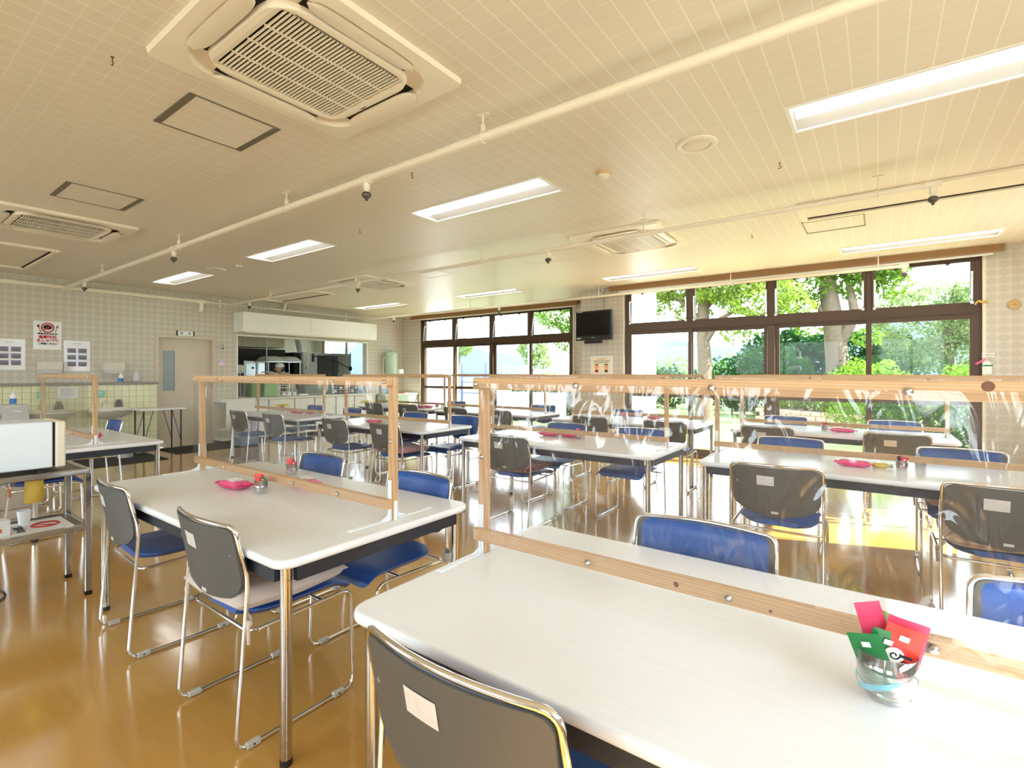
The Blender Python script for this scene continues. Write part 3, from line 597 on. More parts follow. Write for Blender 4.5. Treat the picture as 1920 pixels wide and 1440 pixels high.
make_partition(-5.80, -3.87, 4.12, 'wooden framed clear partition on the table between hatch and middle table', M['vinyl'])
make_partition(-8.00, -6.20, 6.46, 'far wooden framed clear partition below the green water heater', M['vinyl'])
make_partition(-5.97, -4.06, 6.42, 'far wooden framed clear partition before the bay window', M['vinyl'])
make_partition(-3.58, -1.72, 6.36, 'wooden framed clear partition under the television column', M['vinyl'])
make_partition(-1.31, .55, 6.36, 'far wooden framed clear partition right at the tall window', M['vinyl'])

def back_pt(x, z):     # backrest surface; local chair space, chair faces +y
    lean = .03-.055*max(0, (z-.45)/.34)**1.3
    return lean-.035*(1-(x/.225)**2)+.012
def make_chair(label_txt=None):
    t = thing('stacking_chair', 'x', 'chair', (0, 0, 0), 0, 'chrome sled-base chairs with blue seats'); r = .0078; W = .238; ZT = .785
    side = [(W, .075, .405), (W, .46, .418), (W, .475, .0085), (W, -.005, .0085), (W, .03, .46), (W, .038, .60), (W, back_pt(.225, .70)+.006, .70), (W-.004, back_pt(.225, ZT)+.006, ZT)]
    arc = [(x, back_pt(x, ZT)+.006, ZT+.004*(1-(x/.2)**2)) for x in np.linspace(.17, -.17, 11)]
    path = side+arc+[(-x, y, z) for x, y, z in side[::-1]]; rr = [.0, .055, .05, .05, .2, .1, .1, .05]+[.02]*11; rr = rr+[.05, .1, .1, .2, .05, .05, .055, 0]
    mb = MB(); mb.tube(fillet(path, rr, 5), r, 8)
    mb.tube(fillet([(W, .075, .405), (W-.03, .05, .40), (-W+.03, .05, .40), (-W, .075, .405)], .03), r*.9, 8)
    mb.tube([(W-.005, .33, .412), (-W+.005, .33, .412)], r*.8, 6); ob('frame', mb, M['chrome'], t)
    # seat pad
    def outline(v): return .205*(1-max(0, (.22-v)/.22)**2*.42)
    def seatP(u, v, top):
        x = (2*u-1); y = .055+v*.425; w = outline(v); e = (1-abs(x)**8)**.5
        z = .452+.006*math.cos(x*1.6)-.030*max(0, (v-.8)/.2)**2-.012*math.sin(v*PI)*(1-x*x)
        return (x*w, y, z if top else z-.030*max(.15, e))
    mb = MB(); mb.grid(lambda u, v: seatP(u, v, True), 14, 12); mb.grid(lambda u, v: seatP(1-u, v, False), 14, 12)
    for vv, fl in ((0, 0), (1, 1)):
        mb.grid(lambda u, v, vv=vv, fl=fl: tuple(a*(1-v)+b*v for a, b in zip(seatP(u if fl else 1-u, vv, True), seatP(u if fl else 1-u, vv, False))), 14, 2)
    for uu in (0, 1): mb.grid(lambda u, v, uu=uu: tuple(a*(1-v)+b*v for a, b in zip(seatP(uu, u if not uu else 1-u, True), seatP(uu, u if not uu else 1-u, False))), 12, 2)
    ob('seat', mb, M['blue'], t)
    # backrest: rounded-bottom grey shell behind, blue pad in front
    zb, zs, zt = .485, .60, .778
    def bw(z): return .228 if z > zs else .228*max(0, 1-((zs-z)/(zs-zb))**2.2)**.5 if z > zb else 0
    def corner(z): q = max(0, (z-(zt-.03))/.03); return .032*(1-math.sqrt(max(0, 1-q*q)))
    def shellP(u, v, off):
        z = zb+(zt-zb)*(1-(1-v)**1.5); w = max(.012, bw(z)-corner(z)); x = (2*u-1)*w; return (x, back_pt(x, z)+off, z)
    mb = MB(); mb.grid(lambda u, v: shellP(u, v, -.006), 14, 14); mb.grid(lambda u, v: shellP(1-u, v, .003), 14, 14)
    for uu in (0, 1): mb.grid(lambda u, v, uu=uu: tuple(a*(1-v)+b*v for a, b in zip(shellP(uu, u, -.006), shellP(uu, u, .003))), 14, 1)
    mb.grid(lambda u, v: tuple(a*(1-v)+b*v for a, b in zip(shellP(u, 1, -.006), shellP(u, 1, .003))), 14, 1); mb.grid(lambda u, v: tuple(a*(1-v)+b*v for a, b in zip(shellP(u, 0, -.006), shellP(u, 0, .003))), 14, 1)
    bk = ob('back_shell', mb, M['shell'], t)
    mb = MB()
    def padP(u, v): 
        p = shellP(u*.94+.03, v*.94+.03, .003); b = .016*(1-abs(2*u-1)**8)*(1-abs(2*v-1)**8); return (p[0], p[1]+b, p[2])
    mb.grid(lambda u, v: padP(1-u, v), 14, 14); ob('back_pad', mb, M['blue'], t)
    mb = MB(); 
    for sx in (-.2, .2):
        mb.lathe([(.006, 0), (.005, -.002), (.001, -.002)], 10, axis='y', c=(sx, back_pt(.2, .68)-.006, .68))
    ob('shell_screw', mb, M['shellscrew'], bk)
    mb = MB(); mb.box((0, back_pt(0, .51)-.0075, .515), (.036, .002, .013)); ob('maker_label', mb, M['clip'], bk)
    for sx in (-1, 1):
        for y in (.055, .40):
            mb = MB(); mb.box((sx*W, y, .012), (.022, .05, .022), bev=.004); mb.cyl((sx*(W+.011), y, .013), (sx*(W+.0125), y, .013), .004, 8, m=1); ob('floor_glide', mb, [M['clip'], M['black']], t)
    return t
M['shellscrew'] = mat('grey_screw_cap', rgb(112, 112, 106), .4)
chair0 = make_chair()
mb = MB(); mb.grid(lambda u, v: ((u-.5)*.09, back_pt((u-.5)*.09-.045, .70+(v-.5)*.055)-.0075, (v-.5)*.055), 4, 3); plate_m = mb.mesh('name_label', M['label'])
mb = MB(); mb.box((0, back_pt(-.0, .70)-.0078, 0), (.06, .0015, .036)); room_m = mb.mesh('name_label', M['paper'])
CH = [  # x, y, facing window side (0) or room side (1), label kind, text, small turn
 (-.637, .68, 0, 1, 'grey-backed chair at the very front, cut off by the lower edge', 0.0),
 (-.50, 1.80, 1, 0, 'blue-backed chair facing us across the front sunlit table', 0.02),
 (.43, 1.77, 1, 0, 'bright blue chair back beyond the glass of sachets, cut by the frame', 0),
 (-3.00, .82, 0, 1, 'grey-backed chair next to the metal trolley, bare blue seat', -.04),
 (-2.02, .83, 0, 1, 'grey-backed chair with a pale fleece cushion on its seat', 0),
 (-2.90, 1.88, 1, 0, 'blue chair back behind the table with pink packs, farther from the partition post', 0),
 (-1.95, 1.83, 1, 0, 'blue chair back behind the partition post of the table with pink packs', 0),
 (-7.31, 3.42, 0, 1, 'grey-backed chair with a looped strap, nearest the white shelf unit', 0), (-6.38, 3.42, 0, 1, 'grey-backed chair second from the white shelf unit', .03),
 (-7.45, 4.72, 1, 0, 'chair facing us behind the table by the serving counter, left one', 0), (-6.45, 4.70, 1, 0, 'chair facing us behind the table by the serving counter, right one', 0),
 (-5.09, 3.46, 0, 1, 'grey-backed chair with bare seat at the table with the blue pack', 0), (-4.20, 3.46, 0, 1, 'grey-backed chair with a pinkish purple cushion', 0),
 (-5.02, 4.66, 1, 0, 'chair facing us with a dark patterned cushion, behind the table with the blue pack', 0), (-4.12, 4.64, 1, 0, 'chair facing us with bright blue back, behind the table with the blue pack', 0),
 (-2.58, 3.42, 0, 1, 'grey-backed chair with a dark red cushion at the middle table', .02), (-2.66, 4.60, 1, 0, 'chair facing us behind the middle table, left one', 0), (-1.83, 4.58, 1, 0, 'chair facing us behind the middle table, right one with bare seat', 0),
 (-.48, 3.21, 0, 1, 'grey-backed chair with bare blue seat facing the tall window table', .03), (.49, 3.25, 0, 1, 'grey-backed chair with a plaid cushion at the right edge', .02),
 (-.58, 4.62, 1, 0, 'chair facing us behind the tall window table, its rounded top showing left', 0), (.46, 4.62, 1, 0, 'chair facing us behind the tall window table with a pinkish cushion', 0),
 (-7.34, 5.80, 0, 1, 'far grey chair back nearest the serving hatch end', 0), (-6.44, 5.80, 0, 1, 'far grey chair back in front of the pink packs by the heater', 0), (-6.45, 7.02, 1, 0, 'far chair facing us at the heater corner table', 0),
 (-5.28, 5.72, 0, 2, 'far dark chair back with a white paper label, left of the bay window table', 0), (-4.44, 5.72, 0, 2, 'far grey chair back with a white paper label, right of the bay window table', 0), (-4.48, 7.00, 1, 0, 'far chair facing us behind the bay window table', 0),
 (-2.86, 5.52, 0, 2, 'grey chair back with a white label below the television', 0), (-1.92, 5.50, 0, 2, 'dark greenish-looking chair back right of the television column', .05), (-2.95, 6.90, 1, 0, 'chair facing us behind the table below the television', 0),
 (-.90, 5.54, 0, 1, 'grey chair back at the far window table, left one', 0), (.13, 5.54, 0, 1, 'grey chair back at the far window table, right one', 0), (-.92, 6.92, 1, 0, 'blue chair back against the tall window, left one', 0), (.14, 6.92, 1, 0, 'blue chair back against the tall window, right one', 0),
 (-5.58, .78, 0, 0, 'chair with an orange flowered cushion behind the trolley', 0), (-6.55, .84, 0, 0, 'blue-seated chair under the table behind the microwave', 0), (-7.0, 1.92, 1, 0, 'chair back facing us behind the table with the basins beyond', 0),
]
for i, (x, y, f, lk, lab, tw) in enumerate(CH):
    c = chair0 if i == 0 else copy_tree(chair0); c.location = (x, y, 0); c.rotation_euler = (0, 0, (PI if f else 0)+tw); c['label'] = lab
    bk = [o for o in c.children if o.name.startswith('back_shell')][0]; bk['_k'] = lk
    c['_i'] = i
for c in [o for o in bpy.data.objects if '_i' in o]:
    bk = [o for o in c.children if o.name.startswith('back_shell')][0]; lk = bk['_k']
    if lk == 1: link('name_label', plate_m, bk, (-.045, 0, .70))
    if lk == 2:
        n = link('name_label', room_m, bk, (.0, 0, .695)); letter(n, '室内', .026, M['ink'], (0, back_pt(0, .70)-.0092, 0), (PI/2, 0, 0), .0003)
    del bk['_k']; del c['_i']

# ---------------------------------------------------------------- seat cushions
def cushion(x, y, f, m, lab, w=.2, d=.21, th=.028, tw=0, ties=True, dy=.0, z=.462):
    t = thing('seat_cushion', lab, 'cushion', (x, y, 0), (PI if f else 0)+tw, 'seat cushions')
    def P(u, v, s):
        a, b = 2*u-1, 2*v-1; e = max(0, (1-abs(a)**9)*(1-abs(b)**9))**.5; wv = .008*math.sin(a*4+b*3)+.006*math.sin(b*7)
        return (a*w*(1-.06*b*b), .265+dy+b*d*(1-.05*a*a), z+th/2+s*th*.5*e*(1+.2*math.sin(a*3)*math.cos(b*4))+(wv if s > 0 else .0)*e-.0*b)
    mb = MB(); mb.grid(lambda u, v: P(u, v, 1), 16, 16); mb.grid(lambda u, v: P(1-u, v, -1), 16, 16); ob('pad', mb, m, t)
    if ties:
        for s in (-1, 1):
            mb = MB(); mb.tube(fillet([(s*(w-.01), .07+dy, z+.01), (s*.235, .05, z-.01), (s*.255, .03, z-.02), (s*.25, .035, z-.09)], .01), .006, 6); mb.ball((s*.248, .035, z-.02), (.014, .014, .012), 8, 6); ob('tie', mb, m, t)
cushion(-2.02, .83, 0, fabric('pale_fleece', rgb(214, 198, 186), rgb(196, 178, 166), 20), 'pale beige fleece cushion tied to the grey-backed chair in front', .235, .24, .075, dy=-.03, z=.462)
cushion(-2.58, 3.42, 0, fabric('dark_red_print', rgb(96, 30, 34), rgb(176, 130, 118), 40, 'swirl'), 'dark red patterned cushion on the middle chair', .23, .235, .06, .02, dy=-.025, z=.466)
cushion(.49, 3.25, 0, fabric('beige_plaid', rgb(206, 184, 160), rgb(150, 116, 98), 40, 'plaid'), 'beige plaid cushion tied with ribbons at the right edge', .23, .235, .055, .02, dy=-.025, z=.466)
cushion(-4.20, 3.46, 0, fabric('mauve_quilt', rgb(196, 150, 152), rgb(126, 72, 88), 14), 'mauve quilted cushion on the chair behind the wooden post', .23, .23, .06, dy=-.02, z=.466)
cushion(-5.02, 4.66, 1, fabric('dark_print', rgb(24, 30, 46), rgb(110, 120, 140), 60, 'spots'), 'dark patterned cushion under the table with the blue pack', .215, .21, .05)
cushion(.46, 4.62, 1, fabric('dusty_pink', rgb(206, 172, 160), rgb(180, 140, 130), 20), 'dusty pink cushion on the chair facing us by the tall window', .215, .21, .05)
cushion(-5.58, .78, 0, fabric('orange_flowers', rgb(176, 96, 30), rgb(236, 222, 200), 22, 'spots'), 'orange cushion with pale flowers behind the trolley', .21, .21, .03)
# ---------------------------------------------------------------- small things on the tables
def wipes(x, y, z, rz, lab, L=.165, Wd=.11, T=.042, film='pink', lid=True):
    t = thing('wipe_pack', lab, 'wipes', (x, y, z), rz, 'soft packs of wipes')
    def P(u, v, s):
        a, b = 2*u-1, 2*v-1; e = max(0, (1-abs(a)**4)*(1-abs(b)**4))**.5; fl = 1+.0*a; w = Wd*(.86+.14*abs(a)**6)
        return (a*L/2*1.12, b*w/2, T*.5+s*T*.5*e*(1+.10*math.sin(a*9+b*4))+.0012)
    mb = MB(); mb.grid(lambda u, v: P(u, v, 1), 16, 10); mb.grid(lambda u, v: P(1-u, v, -1), 16, 10); ob('film', mb, M[film], t)
    for s in (-1, 1): mb = MB(); mb.grid(lambda u, v: (s*(L/2*1.10+.016*u), (2*v-1)*Wd*.48, T*.5+.010*u*math.sin(v*7)+.003), 2, 6); ob('crimped_end', mb, M['hotpink'] if film == 'pink' else M['paper'], t)
    if lid: mb = MB(); mb.grid(lambda u, v: ((2*u-1)*L*.26, (2*v-1)*Wd*.26, T*1.06+.003), 2, 2); mb.box((0, 0, T*1.0), (L*.5, Wd*.5, .004), bev=.001); ob('label_flap', mb, M['paper'], t)
    mb = MB(); mb.box((-L*.42, -Wd*.18, T*.82), (.012, .03, .006)); mb.box((.0, -Wd*.47, T*.48), (L*.6, .003, .010)); ob('printed_band', mb, M['hotpink'] if film == 'pink' else M['cyan'], t)
wipes(-2.79, 1.29, TH, .08, 'pink wipe pack left of the sachet cup on the table beside the trolley'); wipes(-2.53, 1.54, TH, -.15, 'pink wipe pack behind the partition rail on the table beside the trolley')
wipes(-2.62, 4.20, TH, .1, 'pink wipe pack with white flap on the middle table', .17); wipes(-2.38, 4.22, TH, -.1, 'crumpled pink wipe pack beside the pink cup on the middle table')
wipes(-.13, 4.00, TH, -.12, 'long flat pink wipe pack on the table with two grey-backed chairs', .17, .08); wipes(-5.02, 3.98, TH, .1, 'pink wipe pack next to the blue pack'); wipes(-4.72, 4.02, TH, 0, 'blue and white wipe pack on the table between hatch and middle', .14, .08, .03, 'bluefilm') if M.setdefault('bluefilm', mat('blue_white_film', rgb(150, 186, 226), .3, var=.4, vscale=40)) else 0
wipes(-7.25, 4.28, TH, .1, 'pink wipe pack on the table nearest the serving counter', .2); wipes(-7.02, 4.36, TH, -.2, 'second pink wipe pack on the table nearest the serving counter', .14)
wipes(-6.66, 6.25, TH, 0, 'pink wipe pack on the far table by the heater', .2); wipes(-6.46, 6.30, TH, .3, 'bright pink wipe pack at the far heater table, right one', .14)
wipes(-2.42, 6.52, TH, 0, 'pink wipe pack on the table below the television'); wipes(-.30, 6.24, TH, -.1, 'flat pink wipe pack on the far window table', .2, .07)
wipes(-6.30, 1.26, TH, .2, 'pink wipe pack seen past the microwave door', .2, .1, .04); wipes(-6.1, 1.52, TH, -.2, 'pink wipe pack behind the partition beyond the microwave', .18)
# drinking glass with sachets
M['tumbler'] = clear_mat('tumbler_glass', (.97, .98, .985, 1), haze=.07, rough=.02, fmul=4.0); M['aqua'] = clear_mat('aqua_swirl', (.55, .85, .9, 1), haze=.5, hcol=(.3, .7, .82, 1))
def sachet(par, x, y, z, w, h, rx, rz, film, marks=True):
    mb = MB(); n = 8
    mb.grid(lambda u, v: ((u-.5)*w, -.003*math.sin(PI*u)*math.sin(PI*v), (v-.5)*h), 6, n); mb.grid(lambda u, v: ((.5-u)*w, .003*math.sin(PI*u)*math.sin(PI*v), (v-.5)*h), 6, n)
    s = ob('sachet', mb, M[film], par, loc=(x, y, z)); s.rotation_euler = (rx[0], rx[1], rz)
    if marks:
        mb = MB(); mb.box((0, -.0036, h*.30), (w*.26, .0006, h*.10)); mb.lathe([(w*.26, 0), (.0003, -.0004)], 14, axis='y', c=(-w*.1, -.0036, -.004)); ob('print', mb, M['paper'], s)
        mb = MB(); mb.tube([(-w*.1+math.cos(a)*r, -.0044, -.004+math.sin(a)*r) for a, r in [(k*.7, w*(.04+.012*k)) for k in range(11)]], .0011, 5); mb.box((w*.22, -.0040, -h*.14), (w*.22, .0006, h*.06)); mb.box((w*.2, -.0040, -h*.02), (w*.3, .0006, h*.05)); ob('print_mark', mb, M['ink'], s)
    return s
t = thing('sachet_glass', 'clear tumbler with red and green sachets on the sunlit front table', 'glass', (.012, 1.19, TH)); t.scale = (1.3, 1.3, 1.22)
mb = MB(); mb.lathe([(.001, .004), (.024, .003), (.030, .012), (.036, .035), (.0385, .075), (.0372, .0752), (.0345, .038), (.028, .017), (.001, .013)], 28, closed=False); mb.lathe([(.001, 0), (.024, 0), (.030, .010)], 28, closed=False); ob('tumbler', mb, M['tumbler'], t)
mb = MB(); mb.grid(lambda u, v: ((.0355+.002*v)*math.cos(u*5.2), (.0355+.002*v)*math.sin(u*5.2), .028+.014*math.sin(u*7)+v*.010), 26, 2); ob('swirl', mb, M['aqua'], t)
sachet(t, -.016, -.016, .062, .042, .078, (.12, -.30), -.15, 'green'); sachet(t, -.004, -.006, .068, .042, .080, (.10, .22), .25, 'green'); sachet(t, .014, -.004, .076, .046, .085, (.05, .25), .18, 'redfilm')
sachet(t, .020, .014, .082, .05, .08, (0, .2), .15, 'pinkpaper', False) if M.setdefault('pinkpaper', mat('pink_paper', rgb(236, 72, 108), .5, var=.06)) else 0
sachet(t, -.014, .016, .096, .034, .085, (0, -.25), .3, 'pinkpaper', False); sachet(t, .004, .020, .085, .03, .075, (-.1, .1), -.4, 'lgreen', False)
def cup(x, y, lab, films, paper=True, h=.07):
    t = thing('sachet_cup', lab, 'cup', (x, y, TH), 0, 'cups of drink sachets')
    mb = MB(); mb.lathe([(.026, .0), (.029, .004), (.032, h), (.0308, h), (.027, .006), (.001, .005)], 18, closed=False); ob('tumbler', mb, M['tumbler'], t)
    for i, f in enumerate(films): a = i*2*PI/len(films)+.4; sachet(t, .011*math.cos(a), .011*math.sin(a), .05+.008*i, .036, .075, (.1*math.sin(a), .18*math.cos(a)), a*.3, f, i == 0)
cup(-2.555, 1.31, 'cup of green and pink sachets in front of the rail beside the two wipe packs', ('green', 'hotpink', 'redfilm')); cup(-2.87, 1.66, 'cup of pink and green sachets behind the rail near a blue chair back', ('hotpink', 'green', 'redfilm'))
cup(-2.26, 4.14, 'cup of pink sachets on the middle table', ('hotpink', 'pink', 'hotpink')); cup(.12, 3.99, 'cup of dark and red sachets on the table with two grey-backed chairs', ('redfilm', 'shell', 'hotpink')); cup(.22, 4.17, 'second cup of grey sachets behind the partition at the tall window table', ('shell', 'bluefilm'))
cup(-7.72, 4.30, 'cup of pink sachets on the table nearest the serving counter', ('hotpink', 'pink')); cup(-6.28, 6.34, 'cup of red sachets at the far heater table', ('redfilm', 'pink')); cup(-5.02, 6.22, 'cup of pink sachets on the bay window table', ('pink', 'redfilm')); cup(-2.70, 6.20, 'cup of pink sachets on the table below the television', ('hotpink', 'pink')); cup(-.46, 6.22, 'cup of dark and pink sachets on the far window table', ('shell', 'hotpink', 'redfilm'))
t = thing('pepper_bottle', 'small seasoning bottle lying beside the long pink pack', 'bottle', (.02, 4.03, TH+.018), .1)
mb = MB(); mb.lathe([(.001, -.05), (.017, -.05), (.017, .02), (.010, .032), (.010, .036)], 14, axis='x'); ob('body', mb, M['yellow'], t); mb = MB(); mb.lathe([(.012, .036), (.012, .056), (.001, .056)], 12, axis='x'); ob('cap', mb, M['clip'], t)
t = thing('paper_slip', 'white folded paper slip on the far heater table', 'paper', (-6.12, 6.3, TH)); mb = MB(); mb.b2(-.06, .06, -.04, .04, .001, .003); mb.box((0, .03, .03), (.12, .004, .06), rx=-.4); ob('sheet', mb, M['paper'], t)
# holder hanging on a table leg
t = thing('cane_holder', 'white cylinder hanging from a wire on the middle table leg', 'holder', (-3.335, 3.53, 0)); mb = MB(); mb.cyl((0, 0, .40), (0, 0, .57), .022, 14); ob('tube', mb, M['clip'], t); mb = MB(); mb.tube(fillet([(0, 0, .57), (.0, .0, .62), (.055, .09, .63)], .02), .003, 6); mb.tube(fillet([(0, 0, .40), (0, 0, .26), (.02, .02, .22)], .03), .004, 6); ob('wire', mb, M['steel'], t)
t = thing('leg_cup', 'small white plastic cup behind the front table corner', 'cup', (-1.70, 1.79, 0)); mb = MB(); mb.lathe([(.001, .40), (.024, .40), (.028, .445), (.024, .445), (.02, .41)], 14); ob('cup', mb, M['clip'], t); mb = MB(); mb.tube([(0, .01, 0), (0, .012, .40)], .006, 8); mb.lathe([(.05, 0), (.05, .008), (.01, .012)], 16); ob('stand', mb, M['chrome'], t)

# ---------------------------------------------------------------- trolley with microwave (left edge)
C = M['cartsteel']; t = thing('metal_trolley', 'pitted steel shelf trolley carrying a microwave at the left edge', 'trolley', (0, 0, 0)); CX0, CX1, CY0, CY1 = -4.24, -3.79, -.02, .93
mb = MB(); f = .03
def rim(mb, z): mb.b2(CX1-f, CX1, CY0, CY1-.02, z-.03, z, bev=.004); mb.b2(CX0, CX0+f, CY0, CY1-.02, z-.03, z, bev=.004); mb.b2(CX0+f, CX1-f, CY1-f, CY1, z-.03, z, bev=.004); mb.b2(CX0+f, CX1-f, CY0, CY0+f, z-.03, z, bev=.004); mb.cyl((CX1-.02, CY1-.02, z-.03), (CX1-.02, CY1-.02, z), .02, 12); mb.cyl((CX0+.02, CY1-.02, z-.03), (CX0+.02, CY1-.02, z), .02, 12)
rim(mb, .75); ob('top_rim', mb, C, t); mb = MB(); mb.b2(CX0+f, CX1-f, CY0+f, CY1-f, .728, .742); ob('top_shelf', mb, M['trolleytop'] if 'trolleytop' in M else M.setdefault('trolleytop', mat('worn_brown_shelf', rgb(104, 90, 78), .35, var=.15)), t)
mb = MB(); rim(mb, .42); ob('lower_rim', mb, C, t); mb = MB(); mb.b2(CX0+f, CX1-f, CY0+f, CY1-f, .398, .410); ob('lower_shelf', mb, M['trolleytop'], t)
for x in (CX0+.017, CX1-.017):
    for y in (CY0+.02, CY1-.017):
        mb = MB(); mb.b2(x-.016, x+.016, y-.016, y+.016, .02, .72, bev=.003); l = ob('leg', mb, C, t); mb = MB(); mb.b2(x-.017, x+.017, y-.017, y+.017, 0, .022); ob('foot', mb, M['black'], l)
t = thing('microwave_oven', 'white microwave seen from its side on the steel trolley', 'microwave', (0, 0, 0))
mb = MB(); mb.b2(-4.20, -3.885, .28, .772, .768, 1.035, bev=.006); ob('body', mb, M['mw'] if 'mw' in M else M.setdefault('mw', mat('cool_white_enamel', rgb(226, 234, 240), .35, var=.02)), t)
mb = MB(); mb.b2(-4.21, -3.882, .784, .83, .764, 1.035, bev=.008); ob('front_panel', mb, M['cream'], t); mb = MB(); mb.b2(-4.19, -3.895, .77, .786, .775, 1.028); ob('seam', mb, M['dark'], t)
for x in (-4.15, -3.93):
    for y in (.33, .72): mb = MB(); mb.cyl((x, y, .742), (x, y, .77), .014, 10); ob('foot', mb, M['black'], t)
t = thing('poster_sheet', 'printed notice with a red ring lying on the lower trolley shelf', 'notice', (-4.015, .715, .4115), 0)
mb = MB(); mb.b2(-.16, .16, -.19, .15, 0, .0015); ob('sheet', mb, M['paper'], t); mb = MB(); mb.tube([(.06*math.cos(a), .06*math.sin(a)+.05, .002) for a in [2*PI*k/24 for k in range(24)]], .007, 6, closed=True); mb.box((0, .05, .002), (.11, .010, .003), rz=.7); ob('ring_sign', mb, M['red'], t)
letter(t, '食事中の', .05, M['ink'], (0, -.07, .002), (0, 0, 0), .002); letter(t, 'おしゃべり', .045, M['red'], (0, -.13, .002), (0, 0, 0), .002)
t = thing('tissue_box', 'white and orange box at the edge of the lower trolley shelf', 'box', (-3.94, .50, .411), .35)
mb = MB(); mb.box((0, 0, .045), (.12, .17, .088), bev=.002); ob('carton', mb, M['paper'], t); mb = MB(); mb.box((.061, 0, .035), (.001, .09, .022)); mb.box((0, .086, .06), (.08, .001, .04)); mb.box((0, 0, .0895), (.10, .06, .001)); ob('orange_print', mb, M['orange'] if 'orange' in M else M.setdefault('orange', mat('orange_print', rgb(222, 110, 50), .5)), t)
t = thing('yellow_cup_dispenser', 'yellow tube hanging under the trolley top', 'dispenser', (-3.93, .70, 0)); mb = MB(); mb.lathe([(.040, .73), (.044, .575), (.001, .575)], 20); ob('tube', mb, M['yellow'], t)
t = thing('paper_cup', 'white paper cup on the lower trolley shelf', 'cup', (-4.12, .69, .411)); mb = MB(); mb.lathe([(.024, 0), (.033, .085), (.031, .085), (.023, .004)], 18); ob('body', mb, M['paper'], t)
mb = MB(); mb.tube(fillet([(-4.3, .2, .6), (-4.25, .35, .06), (-4.3, .62, .006), (-4.1, .62, .006), (-3.9, .3, .006), (-4.1, -.3, .006)], .25, 8), .005, 6); ob('power_cable', mb, M['black'], None, label='thin black power cable curving on the floor by the trolley', cat='cable')
# ---------------------------------------------------------------- servery wall: door, signs, wash basins
FX = (PI/2, 0, PI/2)          # lettering that faces +x
FY = (PI/2, 0, 0)             # lettering that faces -y
d = link('door_1', None, kind='structure')
mb = MB(); e = .045
mb.b2(XL-.15, XL+.015, DY0-e, DY0, 0, DZ+e); mb.b2(XL-.15, XL+.015, DY1, DY1+e, 0, DZ+e); mb.b2(XL-.15, XL+.015, DY0, DY1, DZ, DZ+e); ob('door_frame', mb, M['taupe'] if 'taupe' in M else M.setdefault('taupe', mat('taupe_door_paint', rgb(206, 192, 170), .45, var=.03)), d)
mb = MB(); holes(mb, DY0, DY1, .0, DZ, [(DY0+.10, DY0+.285, 1.0, 1.72)], lambda u, v: (XL-.10, u, v)); ob('door_leaf', mb, M['taupe'], d)
mb = MB(); mb.b2(XL-.118, XL-.112, DY0+.10, DY0+.285, 1.0, 1.72); ob('frosted_pane', mb, M['frost'] if 'frost' in M else M.setdefault('frost', mat('frosted_glass', rgb(140, 152, 154), .3, var=.03)), d)
mb = MB(); mb.b2(XL-.103, XL-.094, DY1-.10, DY1-.07, .85, 1.05); ob('door_pull', mb, M['steel'], d)
t = thing('door_plate', 'white name plate with black ends above the door', 'sign', (XL, 3.82, 2.035)); mb = MB(); mb.b2(.001, .014, -.125, .125, -.042, .042, bev=.003); ob('plate', mb, M['paper'], t)
mb = MB(); mb.b2(.0, .017, -.145, -.125, -.045, .045); mb.b2(.0, .017, .125, .145, -.045, .045); ob('end_cap', mb, M['black'], t)
letter(t, '厨', .05, M['ink'], (.0146, -.065, 0), FX, .0006); letter(t, '房', .05, M['ink'], (.0146, .065, 0), FX, .0006)
t = thing('wall_intercom', 'small beige wall device right of the door', 'intercom', (XL, 4.44, 1.82)); mb = MB(); mb.b2(.001, .03, -.035, .035, -.05, .05, bev=.004); mb.ball((.02, .0, .075), .018, 10, 6); ob('body', mb, M['clip'], t); mb = MB(); mb.b2(.03, .032, .0, .026, .022, .036); mb.b2(.03, .032, .0, .024, -.045, -.012); ob('grille', mb, M['black'], t)
t = thing('star_sticker', 'shiny pastel star sticker below the wall device', 'sticker', (XL+.001, 4.44, 1.51)); st = [((.062 if i % 2 == 0 else .034)*math.sin(i*PI/5), (.062 if i % 2 == 0 else .034)*math.cos(i*PI/5)) for i in range(10)]
def starmat():
    k = NT('pastel_foil'); x, y, z = k.xyz(k.pos(True)); r = k.n('ShaderNodeValToRGB'); k.l(k.math('ADD', k.math('MULTIPLY', z, 8.0), .5), r.inputs[0]); r.color_ramp.elements[0].color = rgb(246, 244, 246); r.color_ramp.elements[1].color = rgb(120, 200, 232); e = r.color_ramp.elements.new(.45); e.color = rgb(240, 170, 214); k.l(r.outputs[0], k.b.inputs['Base Color']); k.b.inputs['Roughness'].default_value = .2; return k.m
mb = MB(); mb.prism(st, 0, .002, 'x'); ob('star', mb, starmat(), t)
def poster(name, lab, Y, z0, z1, w): 
    t = thing(name, lab, 'poster', (XL+.002, Y, (z0+z1)/2)); h = (z1-z0)/2
    mb = MB(); mb.grid(lambda u, v: (.003+.003*math.sin(u*5+v*3), (2*u-1)*w/2, (2*v-1)*h), 8, 8); mb.grid(lambda u, v: (.0, (1-2*u)*w/2, (2*v-1)*h), 1, 1); ob('sheet', mb, M['gloss'] if 'gloss' in M else M.setdefault('gloss', mat('laminated_paper', rgb(238, 238, 238), .18, var=.02)), t); return t
t = poster('dining_notice', 'white notice with a crossed red ring, spoon and fork, high on the wall', 1.955, 1.675, 2.105, .32)
mb = MB(); mb.tube([(.009, .068*math.cos(a), .068*math.sin(a)+.115) for a in [2*PI*k/28 for k in range(28)]], .0085, 6, closed=True); mb.box((.009, 0, .115), (.006, .125, .011), rx=.75); ob('red_ring', mb, M['red'], t)
